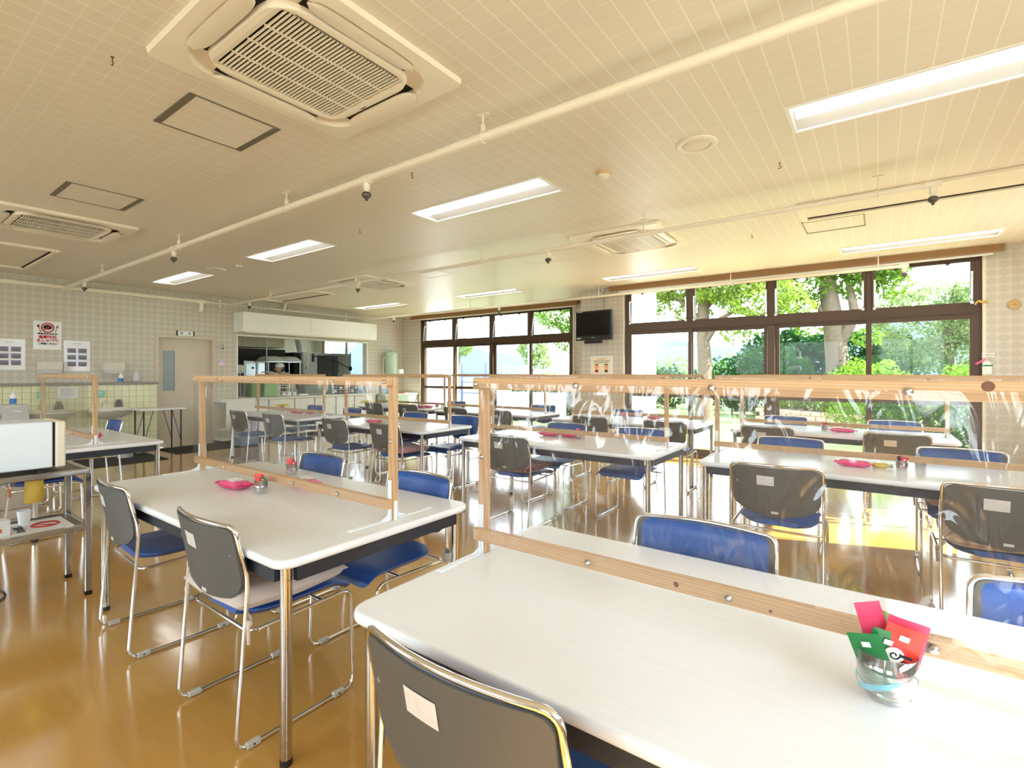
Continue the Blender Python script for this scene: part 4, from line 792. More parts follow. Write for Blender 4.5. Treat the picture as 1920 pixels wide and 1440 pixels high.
mb = MB(); mb.prism([(.05*math.cos(a), .036*math.sin(a)*(1.25 if math.sin(a) > 0 else .8)+.115) for a in [2*PI*k/20 for k in range(20)]], .0035, .008, 'x'); ob('black_bowl', mb, M['ink'], t)
mb = MB(); mb.prism([(-.105+.015*math.cos(a), .135+.019*math.sin(a)) for a in [2*PI*k/14 for k in range(14)]], .006, .009, 'x'); mb.box((.0075, -.09, .085), (.002, .007, .09), rx=.28); mb.prism([(.098, .13), (.10, .155), (.104, .155), (.106, .135), (.112, .135), (.116, .155), (.12, .155), (.122, .125), (.112, .115)], .006, .009, 'x'); mb.box((.0075, .098, .085), (.002, .007, .085), rx=-.28); ob('cutlery', mb, M['ink'], t)
letter(t, '感染予防のため', .032, M['ink'], (.009, 0, .018), FX, .0012); letter(t, '食事中の', .052, M['red'], (.009, 0, -.03), FX, .002); letter(t, 'おしゃべり', .05, M['red'], (.009, 0, -.08), FX, .002); letter(t, 'ご遠慮ください', .032, M['ink'], (.009, 0, -.13), FX, .0012)
M['photo'] = mat('wash_photo', rgb(120, 128, 156), .3, var=.3, vscale=25); M['hand'] = mat('hand_photo', rgb(132, 110, 92), .4, var=.5, vscale=50)
for Y, z0, z1, w, l in ((1.545, 1.365, 1.815, .33, 'laminated hand washing chart with six photos at the left edge'), (2.30, 1.35, 1.825, .32, 'glossy hand washing chart with six photos between the towel dispensers')):
    t = poster('hand_washing_chart', l, Y, z0, z1, w); h = z1-z0
    ob('heading_line', MB().b2(.008, .009, -w*.16, w*.16, h*.395, h*.405), M['shell'], t)
    mb = MB(); mb.b2(.008, .0085, -w*.34, w*.34, h*.335, h*.34); ob('rule', mb, M['clip'], t)
    for r in range(3):
        for c in (-1, 1):
            mb = MB(); mb.b2(.008, .0095, c*.066-.052, c*.066+.052, h*(.17-.22*r)-.036, h*(.17-.22*r)+.036); p = ob('photo', mb, M['photo'], t)
            mb = MB(); mb.prism([(c*.066+.045*math.cos(a)*(1 if math.cos(a) > 0 else .9), h*(.17-.22*r)-.008+.018*math.sin(a)*(1+.5*math.cos(a+r))) for a in [2*PI*k/14 for k in range(14)]], .0095, .0102, 'x'); ob('hands', mb, M['hand'], p)
def towel(Y, lab):
    t = thing('towel_dispenser', lab, 'dispenser', (XL, Y, 1.40), 0, 'paper towel dispensers')
    mb = MB(); mb.prism([(.0, -.03), (.085, -.045), (.135, .085), (.12, .10), (0, .10)], -.14, .14, 'y') if 0 else mb.add([(0,-.14,-.02),(.10,-.14,-.03),(.13,-.14,.09),(.0,-.14,.10),(0,.14,-.02),(.10,.14,-.03),(.13,.14,.09),(0,.14,.10)], [(0,1,2,3),(7,6,5,4),(0,4,5,1),(1,5,6,2),(2,6,7,3),(3,7,4,0)]); ob('cover', mb, M['clip2'] if 'clip2' in M else M.setdefault('clip2', mat('warm_white_plastic', rgb(222, 214, 198), .4, var=.02)), t)
    mb = MB(); mb.b2(.0, .085, -.132, .132, -.085, -.02); ob('tray', mb, M['label'], t); mb = MB(); mb.box((.124, -.11, .07), (.004, .012, .012)); ob('key_hole', mb, M['steel'], t)
towel(1.965, 'cream paper towel dispenser left of the glossy chart'); towel(2.745, 'cream paper towel dispenser right of the glossy chart')
# tiled splash wall and ledge
w = link('wall_tiled', None, kind='structure'); TX = XL+.09
mb = MB(); mb.b2(XL, TX-.006, -3.0, DY0-.05, 0, 1.13); ob('backing', mb, M['grout'] if 'grout' in M else M.setdefault('grout', mat('grey_grout', rgb(166, 160, 132), .8)), w)
mb = MB(); mb.box((0, 0, 0), (.012, .0965, .0965), bev=.002); tm = mb.mesh('tile', M['tile'] if 'tile' in M else M.setdefault('tile', mat('yellow_glazed_tile', rgb(226, 222, 180), .2, var=.03)))
for c in range(26):
    for r in range(11): link('tile', tm, w, (TX, DY0-.05-.05-.0995*c, 1.13-.05-.0995*r))
mb = MB(); mb.b2(XL, XL+.16, -3.0, DY0-.04, 1.13, 1.168, bev=.004); ob('ledge', mb, M['stone'], w)
def sink(Y, lab):
    t = thing('wash_basin', lab, 'basin', (TX+.006, Y, 0), 0, 'wall hung wash basins'); cr = M['porcelain'] if 'porcelain' in M else M.setdefault('porcelain', mat('porcelain', rgb(226, 222, 208), .12, var=.01))
    def half(rx, ry, z): return [(min(max(.02+rx+rx*math.cos(a)*1.0, 0), 9), ry*math.sin(a), z) for a in [2*PI*k/32 for k in range(32)]]
    R = [half(.225, .30, .725), half(.235, .315, .74), half(.225, .30, .752), half(.19, .26, .748), half(.15, .20, .66), half(.05, .06, .63)]
    mb = MB(); vs = [p for r in R for p in r]; fs = [(i*32+k, i*32+(k+1) % 32, (i+1)*32+(k+1) % 32, (i+1)*32+k) for i in range(5) for k in range(32)]; mb.add(vs, fs, True); mb.add(R[-1], [tuple(range(32))])
    U = [half(.225, .30, .725), half(.20, .27, .68), half(.13, .17, .61), half(.06, .07, .585)]; vs = [p for r in U for p in r]; mb.add(vs, [(i*32+k, (i+1)*32+k, (i+1)*32+(k+1) % 32, i*32+(k+1) % 32) for i in range(3) for k in range(32)], True); mb.add(U[-1], [tuple(range(32))[::-1]])
    ob('bowl', mb, cr, t); mb = MB(); mb.b2(.0, .10, -.24, .24, .69, .765, bev=.012); ob('back_deck', mb, cr, t)
    mb = MB(); mb.cyl((.055, -.06, .765), (.055, -.06, .80), .016, 12); mb.tube(fillet([(.055, -.06, .79), (.06, -.06, .86), (.17, -.05, .875), (.175, -.05, .85)], .04), .010, 10); ob('tap', mb, M['chrome'], t)
    mb = MB(); mb.tube(fillet([(.24, 0, .59), (.24, 0, .47), (.16, .0, .44), (.14, 0, .53), (.0, 0, .53)], .035), .016, 10); mb.tube(fillet([(.0, .14, .50), (.08, .14, .50), (.09, .12, .62)], .03), .007, 8); mb.ball((.06, .14, .50), .018, 8, 6); ob('drain_pipe', mb, M['steel'], t)
sink(2.64, 'white wash basin nearest the kitchen door, grey cloth on its rim'); sink(1.90, 'white wash basin seen through the partition behind the microwave'); sink(1.12, 'white wash basin at the left edge next to the drawer unit')
def pump(x, y, z, lab, h=.16, blue=True):
    t = thing('pump_bottle', lab, 'soap bottle', (x, y, z), 0, 'soap pump bottles'); mb = MB(); mb.lathe([(.001, 0), (.034, .002), (.036, .02), (.034, h*.6), (.016, h*.76), (.013, h*.84)], 16); ob('bottle', mb, M['paper'], t)
    if blue: mb = MB(); mb.lathe([(.0366, .008), (.0374, .02), (.0364, h*.42)], 16, closed=False); ob('blue_label', mb, M['cyan'], t)
    mb = MB(); mb.cyl((0, 0, h*.84), (0, 0, h), .006, 8); mb.box((.012, 0, h), (.05, .016, .014), bev=.004); ob('pump', mb, M['paper'], t)
pump(XL+.08, 2.84, 1.168, 'white and blue pump bottle on the stone ledge'); pump(-9.62, 1.50, .885, 'white and blue pump bottle on the clear drawer unit', .2)
t = thing('clear_jug', 'clear plastic jug on the stone ledge beside the door', 'jug', (XL+.08, 3.05, 1.168)); mb = MB(); mb.lathe([(.001, .002), (.05, .002), (.055, .04), (.052, .12), (.03, .165), (.026, .18)], 18, closed=False); ob('body', mb, M['frostjug'] if 'frostjug' in M else M.setdefault('frostjug', clear_mat('cloudy_plastic', (.9, .9, .9, 1), haze=.3)), t); mb = MB(); mb.tube(fillet([(0, .05, .05), (0, .09, .06), (0, .09, .13), (0, .04, .14)], .03), .007, 6); ob('handle', mb, M['frostjug'], t)
t = thing('drawer_unit', 'grey translucent plastic drawer unit beside the basins', 'drawers', (-9.62, 1.515, 0)); mb = MB(); mb.b2(-.16, .15, -.125, .125, 0, .885, bev=.006); ob('case', mb, M['label'], t)
for i in range(4): mb = MB(); mb.b2(.15, .158, -.11, .11, .04+.21*i, .22+.21*i, bev=.003); dr = ob('drawer', mb, M['clip'], t); mb = MB(); mb.b2(.158, .166, -.04, .04, .16+.21*i, .175+.21*i); ob('pull', mb, M['paper'], dr)
for Y, l in ((2.565, 'mint green cup dispenser on the tiles above the nearest basin'), (1.86, 'mint green cup dispenser on the tiles seen through the partition')):
    t = thing('cup_holder', l, 'cup holder', (TX+.05, Y, .93), 0, 'mint cup holders'); mb = MB(); mb.lathe([(.028, 0), (.046, .03), (.05, .075), (.05, .10), (.02, .112), (.001, .112)], 18); ob('body', mb, M['mint'] if 'mint' in M else M.setdefault('mint', mat('mint_plastic', rgb(150, 204, 178), .35)), t); mb = MB(); mb.b2(-.05, -.03, -.03, .03, .0, .06); ob('wall_mount', mb, M['clip'], t)
for Y, l in ((2.80, 'crumpled grey cloth standing on the nearest basin'), (2.06, 'crumpled grey cloth on the basin seen through the partition')):
    mb = MB(); mb.grid(lambda u, v: (.05+.04*math.cos(2*PI*u)*(1.1-v*.6)+.008*math.sin(v*17+u*9), .045*math.sin(2*PI*u)*(1.15-v*.7)+.008*math.sin(u*31), .755+.13*v**.8+.01*math.sin(u*19)), 20, 8); ob('cleaning_cloth', mb, fabric('grey_cloth', rgb(128, 126, 124), rgb(92, 90, 90), 20), None, loc=(TX, Y, .0), label=l, cat='cloth')
t = thing('tile_notice', 'white printed notice hung on the tiles behind the partition', 'notice', (TX+.009, 2.17, 1.02)); mb = MB(); mb.b2(0, .002, -.12, .12, -.09, .09); ob('sheet', mb, M['paper'], t)
mb = MB(); [mb.b2(.002, .003, -.09, .09-.02*(i % 2), .055-.022*i, .060-.022*i) for i in range(6)]; ob('text_lines', mb, M['shell'], t)
t = thing('side_table', 'narrow white table with thin black legs in front of the door', 'table', (-9.52, 3.19, 0)); mb = MB(); mb.b2(-.23, .23, -.32, .32, .72, .745, bev=.004); ob('tabletop', mb, M['table'], t)
for x in (-.19, .19):
    for y in (-.26, .26):
        mb = MB(); mb.cyl((x, y, .015), (x, y, .72), .011, 10); l = ob('leg', mb, M['black'], t); mb = MB(); mb.cyl((x, y, 0), (x, y, .02), .015, 10); ob('foot', mb, M['black'], l)
        mb = MB(); s = -1 if y > 0 else 1; mb.cyl((x, y, .2), (x, y+s*.13, .72), .005, 6); ob('brace', mb, M['black'], t)
M['mat'] = mat('black_mat', rgb(44, 44, 44), .9, var=.15, vscale=60)
for a, l in (((-9.72, -8.78, 1.1, 3.08), 'long dark floor mat in front of the wash basins'), ((-10.02, -9.2, 3.34, 4.34), 'dark floor mat in front of the kitchen door')):
    mb = MB(); mb.b2(*a, .0, .012, bev=.004); ob('floor_mat', mb, M['mat'], None, label=l, cat='mat', group='dark floor mats')
t = thing('waste_bin', 'small white bin under the nearest wash basin', 'bin', (-9.45, 2.72, .012)); mb = MB(); mb.lathe([(.10, 0), (.13, .20), (.135, .205), (.125, .205), (.097, .01), (.001, .008)], 20); ob('body', mb, M['clip'], t)
t = thing('trash_bin', 'blue grey bin with a clear bag by the white shelf unit', 'bin', (-9.3, 4.50, 0)); mb = MB(); mb.lathe([(.14, 0), (.17, .46), (.165, .46), (.135, .01)], 4) if 0 else mb.b2(-.16, .16, -.16, .16, 0, .46, bev=.02); ob('body', mb, M['bingrey'] if 'bingrey' in M else M.setdefault('bingrey', mat('blue_grey_plastic', rgb(120, 134, 160), .45)), t)
mb = MB(); mb.grid(lambda u, v: ((.172+.012*math.sin(u*40+v*6))*math.cos(2*PI*u)*1.15, (.172+.012*math.sin(u*33))*math.sin(2*PI*u)*1.15, .22+.27*v), 30, 5); ob('bag', mb, M['frostjug'], t)

# ---------------------------------------------------------------- serving hatch and kitchen behind it
mb = MB(); mb.b2(XL-.15, XL+.012, SY0-.02, SY0, SZ0, SZ1); mb.b2(XL-.15, XL+.012, SY1, SY1+.03, SZ0, SZ1); mb.b2(XL-.15, XL+.012, SY0, SY1, SZ1-.03, SZ1); struct('trim_5', mb, M['white'])
t = thing('shutter_box', 'long white shutter box over the serving hatch', 'shutter', (0, 0, 0)); ys = (4.66, 6.07, 7.02, 7.80)
for a, b in zip(ys[:-1], ys[1:]): mb = MB(); mb.b2(-9.765, -9.75, a+.001, b-.001, 2.115, 2.49); ob('front_panel', mb, M['white'], t)
mb = MB(); mb.b2(XL, -9.765, 4.66, 7.80, 2.115, 2.49); ob('casing', mb, M['white'], t); mb = MB(); mb.b2(XL+.02, -9.8, 4.75, 7.78, 2.095, 2.115); ob('bottom_track', mb, M['cream'], t)
mb = MB(); mb.tube([(-9.95, 6.12, 2.1), (-9.95, 6.13, 1.9), (-9.95, 6.12, 1.45)], .006, 6); mb.ball((-9.95, 6.13, 1.85), .014, 8, 6); ob('pull_cord', mb, M['clip'], t)
t = thing('serving_counter', 'long white counter top below the serving hatch', 'counter', (0, 0, 0)); mb = MB(); mb.b2(-10.132, -9.76, 4.28, 7.82, .801, .833, bev=.004); mb.b2(-10.5, -10.132, 4.765, 7.785, .801, .833); ob('counter_top', mb, M['white'], t)
cab = [4.93, 5.17, 5.72, 6.18, 6.70, 7.19, 7.80]
CL = ['narrow white counter cabinet beside the shelf unit', 'white counter cabinet with a yellow sign, second from the shelf unit', 'white counter cabinet third from the shelf unit', 'white counter cabinet fourth from the shelf unit', 'white counter cabinet fifth from the shelf unit', 'white counter cabinet with two yellow signs at the heater end']
M['ysign'] = mat('yellow_sign', rgb(232, 214, 92), .5, var=.05)
for i in range(6):
    a, b = cab[i]+.006, cab[i+1]-.006; t = thing('counter_cabinet', CL[i], 'cabinet', (0, (a+b)/2, 0), 0, 'cabinets under the serving counter'); w = (b-a)/2
    mb = MB(); mb.b2(-10.13, -9.80, -w, w, .0, .80); ob('body', mb, M['cream'], t); mb = MB(); mb.b2(-9.80, -9.782, -w+.004, w-.004, .10, .785, bev=.003); dd = ob('door', mb, M['white'], t); mb = MB(); mb.b2(-9.782, -9.77, w-.04, w-.03, .5, .6); ob('handle', mb, M['steel'], dd)
    mb = MB(); mb.b2(-9.80, -9.795, -w, w, 0, .06); ob('kick_plate', mb, M['dark'], t); mb = MB(); mb.b2(-9.802, -9.785, w-.002, w+.014, .1, .79); ob('seam_strip', mb, M['shell'], t)
    if i in (1, 5):
        for z in ((.66,) if i == 1 else (.64, .48)):
            mb = MB(); mb.b2(-9.782, -9.779, -.15, .15, z-.032, z+.032); s = ob('yellow_sign', mb, M['ysign'], t); ob('print_lines', MB().b2(-9.779, -9.7785, -.11, .08, z-.016, z-.008).b2(-9.779, -9.7785, -.11, .06, z+.006, z+.014), M['shell'], s)
t = thing('shelf_unit', 'white open shelf unit at the left end of the serving counter', 'shelf', (0, 0, 0))
mb = MB(); mb.b2(-10.13, -9.76, 4.28, 4.90, .772, .799); mb.b2(-10.13, -9.76, 4.28, 4.90, .25, .27); mb.b2(-10.13, -9.76, 4.28, 4.90, .06, .09); ob('shelf_board', mb, M['white'], t)
mb = MB(); mb.b2(-9.78, -9.755, 4.36, 4.91, .27, .80); ob('front_panel', mb, M['white'], t); mb = MB(); mb.b2(-10.13, -9.78, 4.88, 4.90, .09, .772); mb.b2(-10.13, -10.11, 4.28, 4.88, .09, .772); ob('back_panel', mb, M['cream'], t); mb = MB(); mb.b2(-10.1, -9.8, 4.32, 4.88, 0, .06); ob('plinth', mb, M['dark'], t)
# kitchen shell
KX = -14.2; M['alc'] = mat('recess_shade', rgb(62, 58, 54), .7)  # dark grey paints in the shade of the gap under the wall cabinet
mb = MB(); mb.b2(KX, -10.2, 3.5, 9.1, -.12, 0); struct('floor_kitchen', mb, M['kfloor'] if 'kfloor' in M else M.setdefault('kfloor', mat('kitchen_floor', rgb(150, 150, 146), .5)))
mb = MB(); mb.b2(KX-.1, KX, 3.5, 9.1, 0, 2.62); struct('wall_kitchen', mb, M['plain']); mb = MB(); mb.b2(KX, XL-.15, 3.4, 3.5, 0, 2.62); struct('wall_kitchen_side', mb, M['plain'])
mb = MB(); mb.b2(KX, XL-.15, 3.5, 9.1, 2.6, 2.66); struct('ceiling_kitchen', mb, M['plain'])
mb = MB(); holes(mb, KX, XL-.15, 0, 2.62, [(-13.8, -11.35, .85, 2.35)], lambda u, v: (u, 9.0, v)); struct('wall_kitchen_window', mb, M['plain'])
wk = link('window_3', None, kind='structure'); mb = MB(); mb.b2(-13.8, -11.35, 8.98, 9.03, .85, .90); mb.b2(-13.8, -11.35, 8.98, 9.03, 2.30, 2.35); [mb.b2(x-.03, x+.03, 8.98, 9.03, .90, 2.30) for x in (-13.77, -12.62, -11.38)]; ob('window_frame', mb, M['bronze'], wk)
for a, b in ((-13.74, -12.65), (-12.59, -11.41)): mb = MB(); mb.b2(a, b, 9.0, 9.006, .90, 2.30); ob('pane', mb, M['hazeglass'], wk)
KL = lambda n, l, c, loc=(0,0,0), **k: thing(n, l, c, loc, **k)
t = KL('kitchen_wall_cabinet', 'cream wall cabinet high in the kitchen behind the hatch', 'cabinet'); mb = MB(); mb.b2(-12.9, -12.3, 5.3, 6.9, 1.96, 2.55); ob('body', mb, M['cream'], t); [ob('door', MB().b2(-12.3, -12.285, 5.3+.54*i, 5.82+.54*i, 1.97, 2.54), M['cream'], t) for i in range(3)]
mb = MB(); mb.b2(-13.6, -12.6, 5.2, 7.1, 1.0, 1.93); ob('alcove_shade', mb, M['alc'], None, label='dark block for the shade of the recess below the kitchen wall cabinet', cat='recess')
t = KL('oven', 'steel oven with dark handle in the kitchen', 'oven', (-12.2, 6.1, 0)); mb = MB(); mb.b2(-.5, .0, -.26, .26, 0, 1.62, bev=.01); ob('body', mb, M['steel'], t); mb = MB(); mb.b2(0, .015, -.22, .22, 1.0, 1.55, bev=.004); dd = ob('door', mb, M['steel'], t); mb = MB(); mb.b2(.015, .03, -.08, -.03, 1.42, 1.47); ob('handle', mb, M['black'], dd)
t = KL('tray_rack', 'steel rack with upturned white trays on top in the kitchen', 'rack', (-11.9, 6.55, 0)); [ob('post', MB().cyl((x, y, 0), (x, y, 1.60), .014, 8), M['steel'], t) for x in (-.25, .25) for y in (-.4, .4)]; [ob('shelf', MB().b2(-.27, .27, -.42, .42, z, z+.02), M['steel'], t) for z in (.5, 1.05, 1.58)]
for y, z in ((-.22, 1.60), (.2, 1.60)): mb = MB(); mb.grid(lambda u, v: ((2*u-1)*.3, y+(2*v-1)*.25, z+.13*(1-abs(2*u-1)**6)*(1-abs(2*v-1)**4)), 12, 12); ob('white_tray', mb, M['white'], t)
t = KL('refrigerator', 'tall white refrigerator in the middle of the kitchen view', 'refrigerator', (-12.2, 7.63, 0)); mb = MB(); mb.b2(-.6, 0, -.27, .27, 0, 1.87, bev=.01); ob('body', mb, M['white'], t); mb = MB(); mb.b2(0, .02, -.265, .265, 1.0, 1.86, bev=.004); dd = ob('door', mb, M['white'], t); mb = MB(); mb.b2(.02, .04, -.03, .04, 1.62, 1.84); ob('handle', mb, M['shell'], dd); mb = MB(); mb.cyl((.02, -.2, 1.45), (.03, -.2, 1.45), .018, 10); ob('lock', mb, M['shell'], dd); mb = MB(); mb.b2(-.62, -.1, -.46, -.28, .9, 1.86); ob('side_panel', mb, M['black'], t)
t = KL('steel_boiler', 'open steel cabinet by the kitchen window', 'cabinet', (-11.75, 8.1, 0)); mb = MB(); mb.b2(-.3, .15, -.42, .42, 0, 1.2); ob('base', mb, M['steel'], t); mb = MB(); mb.b2(-.3, .0, .0, .42, 1.2, 1.84); mb.b2(-.3, .0, -.42, .0, 1.78, 1.84); ob('body', mb, M['steel'], t); mb = MB(); mb.b2(-.3, -.27, -.42, 0, 1.2, 1.78); ob('dark_opening', mb, M['shell'], t)
t = KL('jointed_stand', 'black jointed arm in front of the kitchen window', 'arm', (-11.2, 8.1, 0)); mb = MB(); mb.tube([(0, 0, 1.40), (0, 0, 1.85)], .012, 8); mb.ball((0, 0, 1.44), (.05, .05, .07), 10, 8); mb.tube([(0, 0, 1.44), (-.05, -.62, 1.72), (-.1, -.95, 1.74), (-.12, -1.0, 1.70)], .014, 8); mb.tube([(-.03, -.35, 1.6), (-.03, -.35, 1.35)], .012, 8); ob('arm', mb, M['black'], t); mb = MB(); mb.cyl((0, 0, 0), (0, 0, 1.40), .015, 8); ob('stand', mb, M['steel'], t)
t = KL('exhaust_duct', 'slanted grey duct hanging from the kitchen ceiling', 'duct', (-12.0, 7.05, 0)); mb = MB(); mb.tube([(0, 0, 2.6), (0, 0, 2.35), (0, .12, 1.85)], .07, 14); ob('duct', mb, M['label'], t)
t = KL('ceiling_pole', 'thin white pole hanging in the kitchen', 'pole', (-11.6, 6.08, 0)); mb = MB(); mb.cyl((0, 0, 1.2), (0, 0, 2.6), .012, 8); mb.cyl((0, 0, 1.2), (0, .2, 1.2), .012, 8); ob('pole', mb, M['white'], t)
# things on the hatch counter
CZ = .833; CXX = -10.33
def crate(Y, w, h, lab, m, nr, grp):
    t = thing('crate', lab, 'crate', (CXX, Y, CZ), 0, grp); mb = MB(); mb.b2(-.14, .14, -w, w, 0, h, bev=.008); ob('body', mb, m, t)
    for i in range(nr): z = h*(i+.6)/nr; mb = MB(); mb.b2(.14, .150, -w-.004, w+.004, z-.006, z+.010); ob('rim', mb, m, t)
    return t
M['gcr'] = mat('green_plastic', rgb(140, 178, 120), .45, var=.05); M['gcr2'] = mat('olive_plastic', rgb(104, 134, 74), .45, var=.05); M['bcr'] = mat('dark_blue_crate', rgb(34, 38, 46), .5)
crate(5.13, .09, .42, 'olive green stacked trays beside the hatch post', M['gcr2'], 5, 'stacked green trays'); crate(5.44, .13, .42, 'light green stacked trays on the hatch counter', M['gcr'], 5, 'stacked green trays')
for Y, w, l in ((7.10, .24, 'dark wire crate of cups on the hatch counter'), (7.52, .17, 'dark wire crate at the heater end of the hatch counter')):
    t = crate(Y, w, .27, l, M['bcr'], 0, 'dark crates on the hatch counter')
    for i in range(4): mb = MB(); mb.b2(.14, .147, -w, w, .035+.06*i, .047+.06*i); ob('bar', mb, M['clip'], t)
    for i in range(5): mb = MB(); mb.b2(.14, .146, -w+2*w*i/4-.004, -w+2*w*i/4+.004, 0, .27); ob('bar', mb, M['clip'], t)
    mb = MB(); [mb.ball((.15, -w*.6+w*.6*i, .06+.08*(i % 2)), (.02, .04, .03), 8, 6) for i in range(3)]; ob('cup', mb, M['mw'], t)
t = thing('blue_cloth', 'folded light blue cloth leaning on the dark crate', 'cloth', (CXX+.17, 7.62, CZ)); mb = MB(); mb.b2(-.02, .02, -.07, .07, 0, .16, bev=.01); ob('cloth', mb, M['bluefilm'], t)
t = thing('mug_basket', 'white wire basket of mugs on the hatch counter', 'basket', (CXX, 5.78, CZ)); mb = MB()
for z in (.01, .09, .17, .23): mb.tube(rr3 := [(p[0], p[1], z) for p in rrect(-.12, .12, -.17, .17, .03, 3)], .004, 5, closed=True)
for p in rrect(-.12, .12, -.17, .17, .03, 3): mb.cyl((p[0], p[1], .01), (p[0], p[1], .23), .003, 5)
for yy in np.linspace(-.13, .13, 6): mb.cyl((.12, yy, .01), (.12, yy, .23), .003, 5)
ob('wire_basket', mb, M['white'], t)
mb = MB(); mb.lathe([(.001, .0), (.034, 0), (.04, .01), (.042, .08), (.038, .08), (.035, .012), (.001, .01)], 16); mb.tube(fillet([(0, .04, .02), (0, .07, .02), (0, .07, .06), (0, .04, .06)], .02), .005, 6); mugm = mb.mesh('mug', M['paper'])
for i in range(3): link('mug', mugm, None, (CXX+.19, 5.69+.115*i, CZ), .5*i, ['white mug left of three in front of the wire basket', 'white mug in the middle in front of the wire basket', 'white mug right of three in front of the wire basket'][i], 'mug', 'white mugs on the hatch counter')
t = thing('white_tray', 'flat white tray beside the mugs on the hatch counter', 'tray', (CXX+.14, 6.12, CZ)); mb = MB(); mb.b2(-.1, .1, -.1, .1, 0, .012); mb.b2(.09, .1, -.1, .1, .012, .035); mb.b2(-.1, -.09, -.1, .1, .012, .035); mb.b2(-.09, .09, -.1, -.09, .012, .035); mb.b2(-.09, .09, .09, .1, .012, .035); ob('tray', mb, M['paper'], t)
mb = MB(); mb.prism(rrect(-.16, .16, -.17, .17, .03), 0, .012); mb.prism(rrect(-.17, .17, -.18, .18, .03), .012, .018); trm = mb.mesh('meal_tray', M['traym'] if 'traym' in M else M.setdefault('traym', mat('grey_tray', rgb(150, 154, 142), .3, var=.12, vscale=20)))
k = 0
for Y in (6.36, 6.70-.02):
    for i in range(11): k += 1; o = link('meal_tray', trm, None, (CXX+.01*math.sin(i*2.1), Y+.012*math.sin(i*3.7+Y), CZ+.024*i), .05*math.sin(i*1.7), 'grey meal tray, %s of the %s stack on the hatch counter' % (['lowest', 'second from the bottom', 'third from the bottom', 'fourth from the bottom', 'fifth from the bottom', 'middle one', 'fifth from the top', 'fourth from the top', 'third from the top', 'second from the top', 'topmost'][i], 'left' if Y < 6.5 else 'right'), 'tray', 'stacked meal trays')
t = thing('pot_cover', 'round grey pot lid leaning at the hatch post', 'lid', (-10.42, 4.92, 1.40)); mb = MB(); mb.lathe([(.001, .0), (.09, 0), (.095, .006), (.09, .012), (.001, .018)], 22, axis='x'); mb.tube([(0, 0, -.09), (0, 0, -.56)], .008, 6); mb.b2(-.05, .05, -.05, .05, -.567, -.55); ob('lid', mb, M['label'], t)
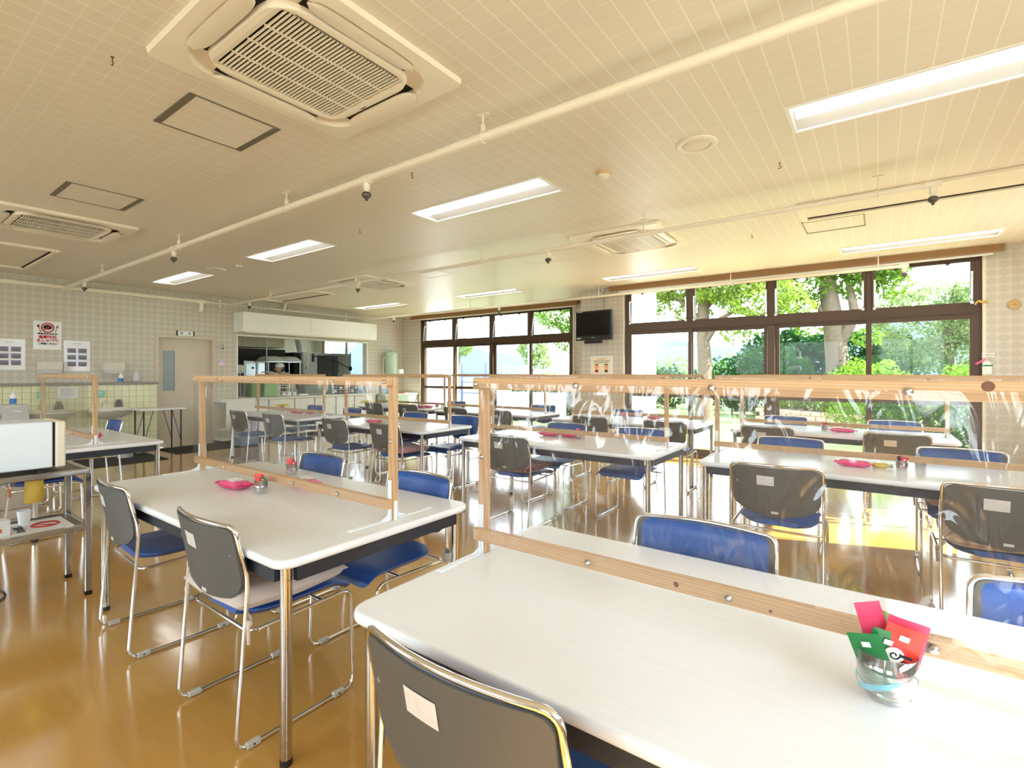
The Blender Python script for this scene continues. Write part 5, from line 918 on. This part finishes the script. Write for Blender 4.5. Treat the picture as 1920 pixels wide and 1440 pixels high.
# kitchen worker bending over the bench
def person():
    t = thing('person', 'kitchen worker in a white cap bending forward behind the hatch', 'person', (-11.15, 6.42, 0))
    J = [(0,0,.86),(0,-.02,1.02),(0,-.10,1.22),(0,-.17,1.30),(0,-.22,1.36),(.09,.0,.82),(.10,-.03,.46),(.10,.02,.08),(.10,-.14,.03),(-.09,.0,.82),(-.10,-.03,.46),(-.10,.02,.08),(-.10,-.14,.03),
         (.17,-.14,1.25),(.21,-.36,1.26),(.12,-.60,1.34),(-.17,-.14,1.25),(-.22,-.34,1.14),(-.14,-.56,1.20)]
    E = [(0,1),(1,2),(2,3),(3,4),(0,5),(5,6),(6,7),(7,8),(0,9),(9,10),(10,11),(11,12),(2,13),(13,14),(14,15),(2,16),(16,17),(17,18)]
    R = [.13,.13,.15,.07,.05,.095,.065,.05,.04,.095,.065,.05,.04,.065,.048,.036,.065,.048,.036]
    me = bpy.data.meshes.new('body'); me.from_pydata(J, E, []); o = bpy.data.objects.new('body', me); COL.objects.link(o)
    mo = o.modifiers.new('skin', 'SKIN'); ss = o.modifiers.new('sub', 'SUBSURF'); ss.levels = ss.render_levels = 2
    for i, sv in enumerate(me.skin_vertices[0].data): sv.radius = (R[i], R[i]); sv.use_root = (i == 0)
    bpy.context.view_layer.update(); bm_ = bpy.data.meshes.new_from_object(o.evaluated_get(bpy.context.evaluated_depsgraph_get())); bpy.data.objects.remove(o)
    bm_.materials.clear(); bm_.materials.append(M['coat'] if 'coat' in M else M.setdefault('coat', mat('beige_uniform', rgb(206, 196, 180), .8))); 
    for p in bm_.polygons: p.use_smooth = True
    link('body', bm_, t)
    mb = MB(); mb.ball((0, -.28, 1.43), (.075, .095, .115), 16, 12); mb.ball((0, -.375, 1.41), (.014, .02, .02), 8, 6); mb.ball((.077, -.27, 1.42), (.012, .02, .03), 8, 6); mb.ball((-.077, -.27, 1.42), (.012, .02, .03), 8, 6); ob('head', mb, M['skin'], t)
    mb = MB(); mb.ball((.03, -.368, 1.445), .010, 8, 6); mb.ball((-.03, -.368, 1.445), .010, 8, 6); mb.box((0, -.366, 1.375), (.04, .01, .008)); ob('face', mb, M['ink'], t)
    mb = MB(); mb.ball((0, -.255, 1.425), (.079, .085, .10), 14, 10); ob('hair', mb, M['black'], t)
    mb = MB(); mb.ball((0, -.275, 1.485), (.088, .105, .075), 16, 8); mb.lathe([(.088, 1.47), (.09, 1.478), (.088, 1.488)], 20, c=(0, -.275, 0)); ob('cap', mb, M['paper'], t)
    for s, (hx, hy, hz) in ((1, (.115, -.62, 1.345)), (-1, (-.135, -.58, 1.205))):
        mb = MB(); mb.ball((hx, hy-.03, hz), (.035, .05, .018), 10, 8)
        for i in range(4): mb.tube([(hx-.026+.017*i, hy-.07, hz), (hx-.027+.018*i, hy-.105-.008*(i in (1, 2)), hz-.006), (hx-.026+.017*i, hy-.13-.008*(i in (1, 2)), hz-.024)], [.0085, .008, .006], 7)
        mb.tube([(hx-s*.03, hy-.02, hz), (hx-s*.055, hy-.05, hz-.005), (hx-s*.055, hy-.078, hz-.014)], [.011, .009, .007], 7); ob('hand', mb, M['skin'], t)
    mb = MB(); mb.grid(lambda u, v: (.155*math.sin((u-.5)*3.4)*(1+.1*v), -.135-.0*v-.02*math.cos((u-.5)*3)+.1*(1-v)*0-.10*math.cos((u-.5)*3.0)*(.4+.4*v), .55+.55*v), 12, 6); ob('apron', mb, M['black'], t)
person()
# green water heater, corner counter
t = thing('water_heater', 'pale green cylindrical water heater on the wall in the far corner', 'water heater', (XL+.18, 8.42, 0)); mg = M.setdefault('heatgreen', mat('pale_green_enamel', rgb(186, 208, 184), .3, var=.03))
mb = MB(); mb.lathe([(.001, 1.28), (.13, 1.29), (.155, 1.32), (.155, 1.80), (.13, 1.85), (.03, 1.87), (.001, 1.87)], 24); ob('tank', mb, mg, t); mb = MB(); mb.lathe([(.157, 1.74), (.159, 1.75), (.157, 1.76)], 24, closed=False); mb.b2(-.18, -.1, -.06, .06, 1.4, 1.8); ob('strap', mb, M['clip'], t)
mb = MB(); mb.b2(-.05, .20, .10, .24, 1.26, 1.42, bev=.01); ob('control_box', mb, M['paper'], t); mb = MB(); [mb.b2(.20, .205, .13+.045*i, .15+.045*i, 1.29, 1.31) for i in range(2)]; ob('button', mb, M['ink'], t)
mb = MB(); mb.tube(fillet([(.0, -.155, 1.72), (0, -.24, 1.70), (-.02, -.24, 1.2), (0, -.05, 1.25)], .05), .012, 8); mb.box((0, 0, 1.885), (.12, .05, .03)); ob('pipe', mb, M['clip'], t)
t = thing('corner_counter', 'low pale green counter in the far corner below the heater', 'counter', (0, 0, 0)); mb = MB(); mb.b2(-10.12, -9.55, 7.92, 8.93, 0, .78); ob('body', mb, mg, t); mb = MB(); mb.b2(-10.13, -9.52, 7.90, 8.94, .78, .81); ob('worktop', mb, M['white'], t)
t = thing('plastic_tub', 'clear plastic tub on the corner counter', 'tub', (-9.75, 8.05, .81)); mb = MB(); mb.lathe([(.001, .002), (.10, .002), (.115, .13), (.105, .13), (.095, .01)], 4 if 0 else 20); ob('tub', mb, M['bluefilm'], t)
t = thing('orange_cloth', 'orange cloth on the corner counter', 'cloth', (-9.72, 8.55, .811)); mb = MB(); mb.grid(lambda u, v: ((u-.5)*.14, (v-.5)*.2, .03*math.sin(PI*u)*math.sin(PI*v)*(1+.4*math.sin(u*9))+.001), 10, 10); ob('cloth', mb, M['orange'], t)
# ---------------------------------------------------------------- window wall things
t = thing('television', 'black flat television hanging on the column between the windows', 'television', (-3.89, 7.66, 2.12), -.06)
mb = MB(); mb.b2(-.35, .35, -.035, .025, -.245, .255, bev=.012); ob('bezel', mb, M['black'], t); mb = MB(); mb.b2(-.315, .315, -.0365, -.034, -.165, .225); ob('screen', mb, M['screen'] if 'screen' in M else M.setdefault('screen', mat('dark_screen', rgb(8, 9, 11), .12, var=0)), t)
mb = MB(); mb.b2(-.32, -.23, -.0372, -.036, -.218, -.198); mb.b2(-.30, -.21, -.0372, -.036, .236, .246); mb.b2(-.03, .03, -.0372, -.036, -.205, -.198); ob('sticker', mb, M['clip'], t)
mb = MB(); mb.box((0, -.02, -.275), (.34, .05, .05), bev=.01); mb.b2(-.33, .33, -.037, -.034, -.235, -.19); ob('lower_strip', mb, M['black'], t)
mb = MB(); mb.b2(-.1, .1, .025, .18, -.08, .08, bev=.01); ob('wall_arm', mb, M['black'], t)
t = thing('cable_bracket', 'small metal bracket with a hanging cable above the television', 'bracket', (-3.80, 7.84, H)); mb = MB(); mb.b2(-.09, .09, -.03, .03, -.012, 0); mb.b2(-.025, .025, -.03, .03, -.05, -.012); ob('plate', mb, M['steel'], t); mb = MB(); mb.tube([(0, .02, -.03), (.005, .02, -.2), (.0, .0, -.42)], .004, 6); ob('cable', mb, M['black'], t)
t = thing('manners_poster', 'cream poster with two cartoon faces below the television', 'poster', (-3.853, YW-.002, 1.455))
mb = MB(); mb.b2(-.21, .21, -.003, 0, -.158, .158); ob('sheet', mb, M['gloss'], t); mb = MB(); mb.b2(-.19, .19, -.004, -.003, -.14, .14); ob('cream_field', mb, mat('cream_print', rgb(238, 228, 200), .5, var=.02), t)
mb = MB(); [mb.b2(-.09+.03*i, -.072+.03*i, -.0048, -.004, .098, .113) for i in range(6)]; ob('heading', mb, M['orange'], t); mb = MB()
for r in range(2): [mb.b2(-.155+.024*i+.03*r, -.140+.024*i+.03*r, -.0048, -.004, .066-.03*r, .080-.03*r) for i in range(13-2*r)]
ob('text_lines', mb, M['shell'], t)
for s, c in ((-1, 'red'), (1, 'olive')):
    x = s*.09; mb = MB(); mb.prism([(-.03+.045*math.cos(a), x+.040*math.sin(a)) for a in [2*PI*k/20 for k in range(20)]], -.0056, -.004, 'y'); f = ob('face', mb, mat('cartoon_skin', rgb(240, 172, 128), .5, var=0), t)
    mb = MB(); mb.prism([(.0+.022*math.cos(a) if math.cos(a) > 0 else .0, x+.036*math.sin(a)) for a in [2*PI*k/20 for k in range(20)]], -.0062, -.0056, 'y'); mb.box((x-.014, -.006, -.03), (.012, .001, .004)); mb.box((x+.014, -.006, -.03), (.012, .001, .004)); ob('hair', mb, M['olivebrown'] if 'olivebrown' in M else M.setdefault('olivebrown', mat('brown_print', rgb(90, 70, 40), .5, var=0)), f)
    mb = MB(); mb.prism([(-.10+.026*math.cos(a), x+.034*math.sin(a)) for a in [2*PI*k/16 for k in range(16)]], -.0066, -.0056, 'y'); ob('body', mb, mat('maroon_print', rgb(150, 40, 44), .5, var=0) if s < 0 else M['olivebrown'], f)
t = thing('lower_notice', 'white notice below the cartoon poster, partly behind the partition', 'notice', (-3.85, YW-.002, 1.11)); mb = MB(); mb.b2(-.165, .165, -.003, 0, -.17, .17); ob('sheet', mb, M['gloss'], t); mb = MB(); mb.b2(-.03, .03, -.004, -.003, .13, .145); ob('red_mark', mb, M['red'], t)
mb = MB()
for r in range(2): [mb.b2(-.11+.03*i, -.09+.03*i, -.004, -.003, -.05-.035*r, -.032-.035*r) for i in range(8)]
ob('text_lines', mb, M['shell'], t)
t = thing('wall_disc', 'round tan cover plate on the wall at the right edge', 'cover plate', (1.235, YW-.001, 2.09)); mb = MB(); mb.lathe([(.056, 0), (.056, -.012), (.05, -.016), (.001, -.016)], 24, axis='y'); ob('plate', mb, mat('tan_plastic', rgb(196, 164, 112), .5, var=.02), t); mb = MB(); mb.b2(-.012, .02, -.0168, -.016, -.004, .002); ob('mark', mb, M['shell'], t)
t = thing('yellow_tie', 'yellow cord tied to the upper window frame corner', 'cord', (.955, YW-.03, 2.13)); mb = MB(); mb.tube(fillet([(-.05, 0, -.02), (-.02, -.01, .03), (.02, -.01, -.01), (.05, 0, .03), (.06, 0, -.01)], .02), .009, 6); mb.ball((.0, -.01, .01), .016, 8, 6); ob('cord', mb, M['yellow'], t)
t = thing('hanging_ornament', 'small red, green and white ornament hung on the curtain hook at the right', 'ornament', (1.01, YW-.03, 1.40)); mb = MB(); mb.b2(-.05, .06, -.01, .0, .105, .115); mb.b2(-.05, .06, -.01, 0, .135, .145); ob('hook_bars', mb, M['paper'], t); mb = MB(); mb.lathe([(.03, -.1), (.045, -.09), (.04, -.03), (.045, -.02), (.04, .02), (.02, .05), (.001, .06)], 14); ob('body', mb, M['paper'], t); mb = MB(); mb.lathe([(.047, -.005), (.047, .012)], 14, closed=False); ob('band', mb, M['green'], t); mb = MB(); mb.box((-.06, -.02, .05), (.10, .012, .02), ry=-.6); ob('ribbon', mb, M['pink'], t)
t = thing('notice_stand', 'white stand with blue printed sheets at the right edge', 'stand', (1.40, 7.0, 0)); mb = MB(); mb.b2(-.16, .16, -.02, .02, .12, .72, bev=.01); ob('board', mb, M['paper'], t); mb = MB(); [mb.b2(-.12, .0, -.022, -.02, .2+.13*i, .29+.13*i) for i in range(4)]; ob('blue_print', mb, M['cyan'], t); mb = MB(); mb.b2(-.14, .14, -.12, .12, 0, .02); mb.b2(-.02, .02, -.01, .01, .02, .14); ob('base', mb, M['clip'], t)
t = thing('curtain_tieback', 'thin cord with a small box hanging at the right jamb of the bay window', 'cord', (-4.98, YB-.03, 1.35)); mb = MB(); mb.tube([(0, 0, 1.3), (0, 0, 0)], .004, 5); ob('cord', mb, M['clip'], t); mb = MB(); mb.b2(-.03, .03, -.02, .02, -.08, 0); ob('box', mb, M['trim2'], t)

# ---------------------------------------------------------------- outdoors
mb = MB(); mb.b2(-70, 60, YB+.2, 140, -.4, -.16); struct('ground', mb, M['grass']); mb = MB(); mb.b2(XR+.3, 60, -60, YB+.2, -.4, -.16); mb.b2(-70, XR+.3, -60, YR-.2, -.4, -.16); struct('ground_yard', mb, M['paving'])
mb = MB(); mb.b2(XS+.25, 6, YW+.2, 10.6, -.3, -.10); mb.b2(-14.2, XS+.25, YB+.2, 10.6, -.3, -.10); struct('terrace', mb, M['paving'])
mb = MB(); mb.b2(-4.26, -4.0, YB+.2, 10.9, -.2, 3.4); struct('wall_outer_fin', mb, M['concrete']); mb = MB(); mb.b2(-10.3, -9.75, YB+.2, 10.7, -.2, 3.4); struct('wall_outer_left', mb, M['concrete'])
t = thing('drain_pipe', 'thin white rain pipe on the outer wall fin', 'pipe', (-4.02, 10.3, 0)); mb = MB(); mb.cyl((.06, 0, -.1), (.06, 0, 3.3), .035, 10); mb.b2(0, .06, -.02, .02, 1.58, 1.62); ob('pipe', mb, M['concrete'], t)
def ridge(name, Y, pts, m):
    mb = MB(); n = len(pts); vs = [(x, Y, -1) for x, z in pts]+[(x, Y+20, z) for x, z in pts]+[(x, Y+60, -1) for x, z in pts]
    mb.add(vs, [(i, i+1, n+i+1, n+i) for i in range(n-1)]+[(n+i, n+i+1, 2*n+i+1, 2*n+i) for i in range(n-1)], True); struct(name, mb, m)
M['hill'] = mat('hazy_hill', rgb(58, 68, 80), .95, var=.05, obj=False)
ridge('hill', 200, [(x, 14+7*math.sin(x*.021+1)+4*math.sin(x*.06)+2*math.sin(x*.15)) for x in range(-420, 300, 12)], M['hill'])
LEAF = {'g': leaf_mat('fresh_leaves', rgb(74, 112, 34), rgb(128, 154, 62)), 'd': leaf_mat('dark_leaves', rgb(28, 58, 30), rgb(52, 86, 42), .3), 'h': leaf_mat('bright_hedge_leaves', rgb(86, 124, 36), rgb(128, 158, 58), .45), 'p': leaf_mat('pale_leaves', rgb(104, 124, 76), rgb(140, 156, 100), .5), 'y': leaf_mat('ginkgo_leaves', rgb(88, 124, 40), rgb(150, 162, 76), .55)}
M['bark'] = mat('grey_bark', rgb(104, 88, 72), .9, var=.35, vscale=14, bump=.6, bscale=40)
def leaves(blobs, n, size, seed):
    rs = np.random.RandomState(seed); tot = sum(b[3]*b[4]*b[5] for b in blobs); V = []
    for cx, cy, cz, rx, ry, rz in blobs:
        k = max(20, int(n*rx*ry*rz/tot)); d = rs.normal(size=(k, 3)); d /= np.linalg.norm(d, axis=1)[:, None]; r = rs.uniform(.45, 1, (k, 1))**.5
        lump = 1+.18*np.sin(d[:, :1]*7+cx)*np.cos(d[:, 2:]*6+cy); c = np.array([cx, cy, cz])+d*r*lump*np.array([rx, ry, rz])
        a = rs.normal(size=(k, 3)); a /= np.linalg.norm(a, axis=1)[:, None]; b = np.cross(a, rs.normal(size=(k, 3))); b /= np.linalg.norm(b, axis=1)[:, None]; s = size*rs.uniform(.6, 1.3, (k, 1))
        V.append(np.stack([c-a*s, c+b*s*.55, c+a*s, c-b*s*.55], 1).reshape(-1, 3))
    v = np.concatenate(V); m = len(v)//4; me = bpy.data.meshes.new('foliage'); me.vertices.add(len(v)); me.vertices.foreach_set('co', v.ravel()); me.loops.add(4*m); me.loops.foreach_set('vertex_index', np.arange(4*m)); me.polygons.add(m); me.polygons.foreach_set('loop_start', np.arange(m)*4); me.polygons.foreach_set('loop_total', np.full(m, 4)); me.update(); return me
def tree(lab, x, y, trunk, branches, blobs, n, size, lf, seed):
    t = thing('tree', lab, 'tree', (x, y, -.16)); mb = MB()
    mb.tube([(p[0], p[1], p[2]) for p in trunk], [p[3] for p in trunk], 12); ob('trunk', mb, M['bark'], t)
    for br in branches: mb = MB(); mb.tube([p[:3] for p in br], [p[3] for p in br], 8); ob('branch', mb, M['bark'], t)
    me = leaves(blobs, n, size, seed); me.materials.append(LEAF[lf]); link('foliage', me, t, kind='stuff'); return t
tree('leafy tree with straight grey trunk behind the second pane of the tall window', -4.08, 15, [(0,0,0,.30),(0,0,.4,.24),(.03,0,1.6,.20),(-.03,0,2.6,.18),(0,0,4.2,.14),(0,0,6,.06)], [[(.0,0,2.3,.09),(.5,-.2,3.0,.07),(1.1,-.3,3.3,.04)], [(0,0,2.9,.09),(-.7,-.2,3.7,.06),(-1.4,-.2,4.0,.03)], [(0,0,3.3,.08),(.7,.3,4.2,.05)]],
  [(-.9,0,4.6,1.3,1.2,1.1),(.5,-.2,4.2,1.2,1.2,.9),(1.5,-.3,3.6,1.0,.9,.7),(.9,-.3,2.55,.42,.4,.3),(1.2,-.3,2.7,.4,.4,.22),(-.1,0,5.9,1.6,1.5,1.3),(-1.6,-.2,3.7,.8,.7,.6),(-.4,.3,3.3,.6,.6,.4),(2.3,-.2,3.2,.55,.6,.4),(1.2,0,5.2,1.2,1.2,1.0)], 30000, .058, 'y', 1)
tb = tree('leafy tree with thick pale trunk behind the third pane of the tall window', -.89, 17.2, [(0,0,0,.42),(0,0,.5,.33),(-.05,0,1.5,.26),(-.12,0,2.4,.24),(-.25,0,3.4,.20),(-.3,0,5,.12)], [[(-.1,0,1.9,.16),(.22,-.1,2.5,.13),(.3,-.1,2.9,.11),(.2,-.1,3.5,.08)], [(.25,-.1,2.6,.09),(.7,-.1,3.1,.05)], [(-.15,0,2.6,.09),(-.6,-.1,3.2,.07)]],
  [(-.7,0,4.9,1.3,1.2,1.1),(-.9,-.1,3.7,.9,.8,.6),(-1.3,-.2,2.9,.55,.5,.35),(.2,0,4.5,.9,1,.9),(.0,.2,5.9,1.2,1.2,1),(-1.1,0,5.8,1.2,1.1,1),(.35,.1,3.5,.5,.5,.35),(.55,-.1,2.2,.35,.3,.28),(-.7,.2,2.5,.4,.3,.22),(-1.6,.1,4.4,.8,.8,.8),(.95,.05,4.3,.58,.6,.95),(.9,.1,5.5,.65,.6,.8),(1.0,.2,3.5,.45,.5,.4),(1.32,0,4.7,.3,.5,.5),(1.3,0,4.15,.3,.5,.45),(1.1,-.1,5.0,.5,.5,.5),(.5,-.1,4.1,.7,.6,.6)], 44000, .054, 'g', 2); tb.scale = (1.13, 1.13, 1.13)
tree('green tree hanging over the right end of the bay window view', -9.3, 16.5, [(0,0,0,.3),(.4,0,2.5,.22),(.6,0,5,.1)], [[(.3,0,2.2,.12),(-.7,0,3.4,.05)]], [(-.5,0,3.9,1.2,1,.8),(.6,0,4.8,1.6,1.2,1.3),(-.2,0,5.9,1.4,1.2,1.0),(.7,0,3.2,1.0,.8,.7),(-.1,-.1,2.6,.6,.5,.35)], 18000, .06, 'g', 3)
tree('pale leafy tree behind the clipped hedge at the right of the tall window', 1.6, 19, [(0,0,0,.2),(0,0,2.5,.14),(.2,0,4,.06)], [[(0,0,2,.07),(.9,0,3.2,.03)]], [(-.6,0,3.0,1.4,1,1.1),(.9,0,3.2,1.3,1,1.1),(2.4,0,3.0,1.3,1,1.0),(.3,0,2.0,1.6,.8,.6)], 14000, .06, 'p', 4)
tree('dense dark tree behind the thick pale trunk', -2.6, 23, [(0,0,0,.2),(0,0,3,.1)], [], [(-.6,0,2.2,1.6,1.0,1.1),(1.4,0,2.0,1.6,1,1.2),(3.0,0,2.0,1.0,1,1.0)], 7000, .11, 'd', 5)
tree('small hazy tree far beyond the bay window', -17.5, 26, [(0,0,0,.14),(0,0,3,.06)], [], [(0,0,3.0,1.1,.8,.7),(.5,0,2.2,.9,.8,.5)], 2200, .1, 'p', 6)
tree('small round tree at the left of the bay window view', -24.5, 27, [(0,0,0,.14),(0,0,3,.06)], [], [(0,0,3.4,1.1,.8,.7)], 1500, .1, 'p', 7)
def hedge(lab, x0, x1, y, z1, th, n, size, lf, seed, bumpy=.1, cat='hedge', name='hedge', z0=-.16):
    rs = np.random.RandomState(seed); t = thing(name, lab, cat, ((x0+x1)/2, y, z0)); L = (x1-x0)/2; k = max(2, int(2*L/(z1*.9))); bl = []
    for i in range(k+1): bl.append((-L+2*L*i/k, 0, z1*.5, max(.5*L/k*1.9, z1*.45), th, z1*.52*(1+bumpy*rs.uniform(-1, 1))))
    me = leaves(bl, n, size, seed); me.materials.append(LEAF[lf]); link('foliage', me, t, kind='stuff')
    mb = MB(); [mb.cyl((b[0], 0, 0), (b[0], 0, z1*.6), .03, 6) for b in bl]; ob('stem', mb, M['bark'], t)
hedge('bright green clipped hedge behind the right pane of the tall window', -.15, 3.6, 14.6, 1.85, .7, 9000, .05, 'h', 11, .08)
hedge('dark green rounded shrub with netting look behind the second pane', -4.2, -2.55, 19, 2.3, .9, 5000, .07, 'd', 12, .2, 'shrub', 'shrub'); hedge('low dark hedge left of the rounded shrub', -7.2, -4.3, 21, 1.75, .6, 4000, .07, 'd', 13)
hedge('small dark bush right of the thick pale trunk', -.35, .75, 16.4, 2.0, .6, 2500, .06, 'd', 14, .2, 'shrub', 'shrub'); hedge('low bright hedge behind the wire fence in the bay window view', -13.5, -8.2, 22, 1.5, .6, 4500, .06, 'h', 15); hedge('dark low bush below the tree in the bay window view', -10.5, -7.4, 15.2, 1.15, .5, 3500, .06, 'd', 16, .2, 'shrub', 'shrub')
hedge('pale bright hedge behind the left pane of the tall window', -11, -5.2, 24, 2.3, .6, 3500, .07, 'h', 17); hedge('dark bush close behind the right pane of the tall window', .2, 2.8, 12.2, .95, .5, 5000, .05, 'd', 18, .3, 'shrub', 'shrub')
for i, (x, y) in enumerate(((-2.55, 17.6), (-1.75, 17.1), (-1.0, 16.6), (-.45, 16.1), (.1, 15.7))):
    hedge('small pale green shrub on the brick bed, number %s from the thick trunk side' % ('one', 'two', 'three', 'four', 'five')[i] if 0 else ['small pale shrub at the far end of the brick edged bed', 'small pale shrub second from the far end of the brick edged bed', 'small pale shrub in the middle of the brick edged bed', 'small pale shrub second from the near end of the brick edged bed', 'small pale shrub at the near end of the brick edged bed'][i], x-.24, x+.24, y, .5, .25, 700, .04, 'h' if i % 2 == 0 else 'p', 20+i, .2, 'shrub', 'garden_shrub', .22)
bed = thing('brick_edging', 'low reddish brick edging of the planted bed beyond the tall window', 'edging', (0, 0, 0)); mb = MB(); mb.box((0, 0, 0), (.30, .18, .12), bev=.01); bmx = mb.mesh('brick', mat('pinkish_brick', rgb(206, 168, 146), .85, var=.15))
for r in range(3):
    for i in range(12): o = link('brick', bmx, bed, (-3.0+.27*i+.13*(r % 2), 17.5-.165*i-.08*(r % 2), -.1+.125*r), -.55)
mb = MB(); mb.add([(-3.1, 17.6, .2), (.4, 15.5, .2), (1.0, 16.2, .22), (-2.6, 18.0, .22)], [(0,1,2,3)]); ob('soil', mb, mat('dry_soil', rgb(120, 100, 80), .95), bed)
t = thing('climbing_bars', 'blue grey metal frame standing beyond the bay window', 'frame', (-12.0, 14, -.16)); M['bluef'] = mat('blue_grey_metal', rgb(70, 84, 140), .5); mb = MB()
[ob('post', MB().cyl((x, 0, 0), (x, 0, 1.85), .045, 8), M['bluef'], t) for x in (-.58, .58)]; [ob('rail', MB().cyl((-.58, 0, z), (.58, 0, z), .025, 8), M['bluef'], t) for z in (.75, 1.15)]
t = thing('garden_wall', 'low white wall beyond the bay window', 'wall', (-8.7, 13.3, -.16)); mb = MB(); mb.b2(-2.2, .9, 0, .2, 0, .86, bev=.01); ob('wall', mb, M['concrete'], t)
t = thing('wire_fence', 'thin wire mesh fence with white posts beyond the bay window', 'fence', (-10.4, 19, -.16)); [ob('post', MB().cyl((x, 0, 0), (x, 0, 1.9), .04, 8), M['concrete'], t) for x in (-4, -2, 0, 2)]
mb = MB()
for i in range(40): mb.tube([(-4+.15*i, 0, .1), (-4+.15*i+1.0, 0, 1.8)], .008, 3, caps=False); mb.tube([(-4+.15*i+1.0, 0, .1), (-4+.15*i, 0, 1.8)], .008, 3, caps=False)
ob('wire_mesh', mb, M['steel'], t, kind='stuff')
t = thing('white_pole', 'tall white pole beyond the bay window', 'pole', (-16.3, 24, -.16)); mb = MB(); mb.cyl((0, 0, 0), (0, 0, 8), .12, 10); ob('pole', mb, M['concrete'], t)
t = thing('garden_steps', 'dark stepped frame in the shade beside the thick pale trunk', 'steps', (-2.8, 21.2, -.16)); [ob('step', MB().b2(-.55+.05*i, .45, .1*i, .1*i+.4, .55+.36*i, .66+.36*i), M['shell'], t) for i in range(5)]; [ob('upright', MB().b2(x, x+.05, .2, .25, 0, 2.3), M['shell'], t) for x in (-.62, .0, .42)]
t = thing('parked_car', 'pale parked car behind the right of the thick trunk', 'car', (.05, 20.5, -.16)); mb = MB(); mb.prism([(-.8, .35), (-.8, .8), (-.6, .95), (-.4, 1.4), (.5, 1.42), (.75, .98), (1.9, .85), (1.9, .35)] if 0 else [(.35, -.9), (.85, -.9), (.98, -.6), (1.42, -.4), (1.44, .5), (1.0, .8), (.85, 1.6), (.35, 1.6)], 0, 1.5, 'y') if 0 else mb.box((.3, .7, .65), (2.4, 1.5, .55), bev=.15).box((.2, .7, 1.15), (1.5, 1.35, .5), bev=.2); ob('body', mb, M['mw'], t); mb = MB(); mb.b2(-.5, .9, -.05, .0, 1.0, 1.3) if 0 else mb.box((.2, .7, 1.17), (1.36, 1.36, .28), bev=.06); ob('window', mb, M['screen'], t)
for x in (-.5, 1.1): mb = MB(); mb.cyl((x, -.06, .32), (x, .12, .32), .32, 18); ob('wheel', mb, M['black'], t)
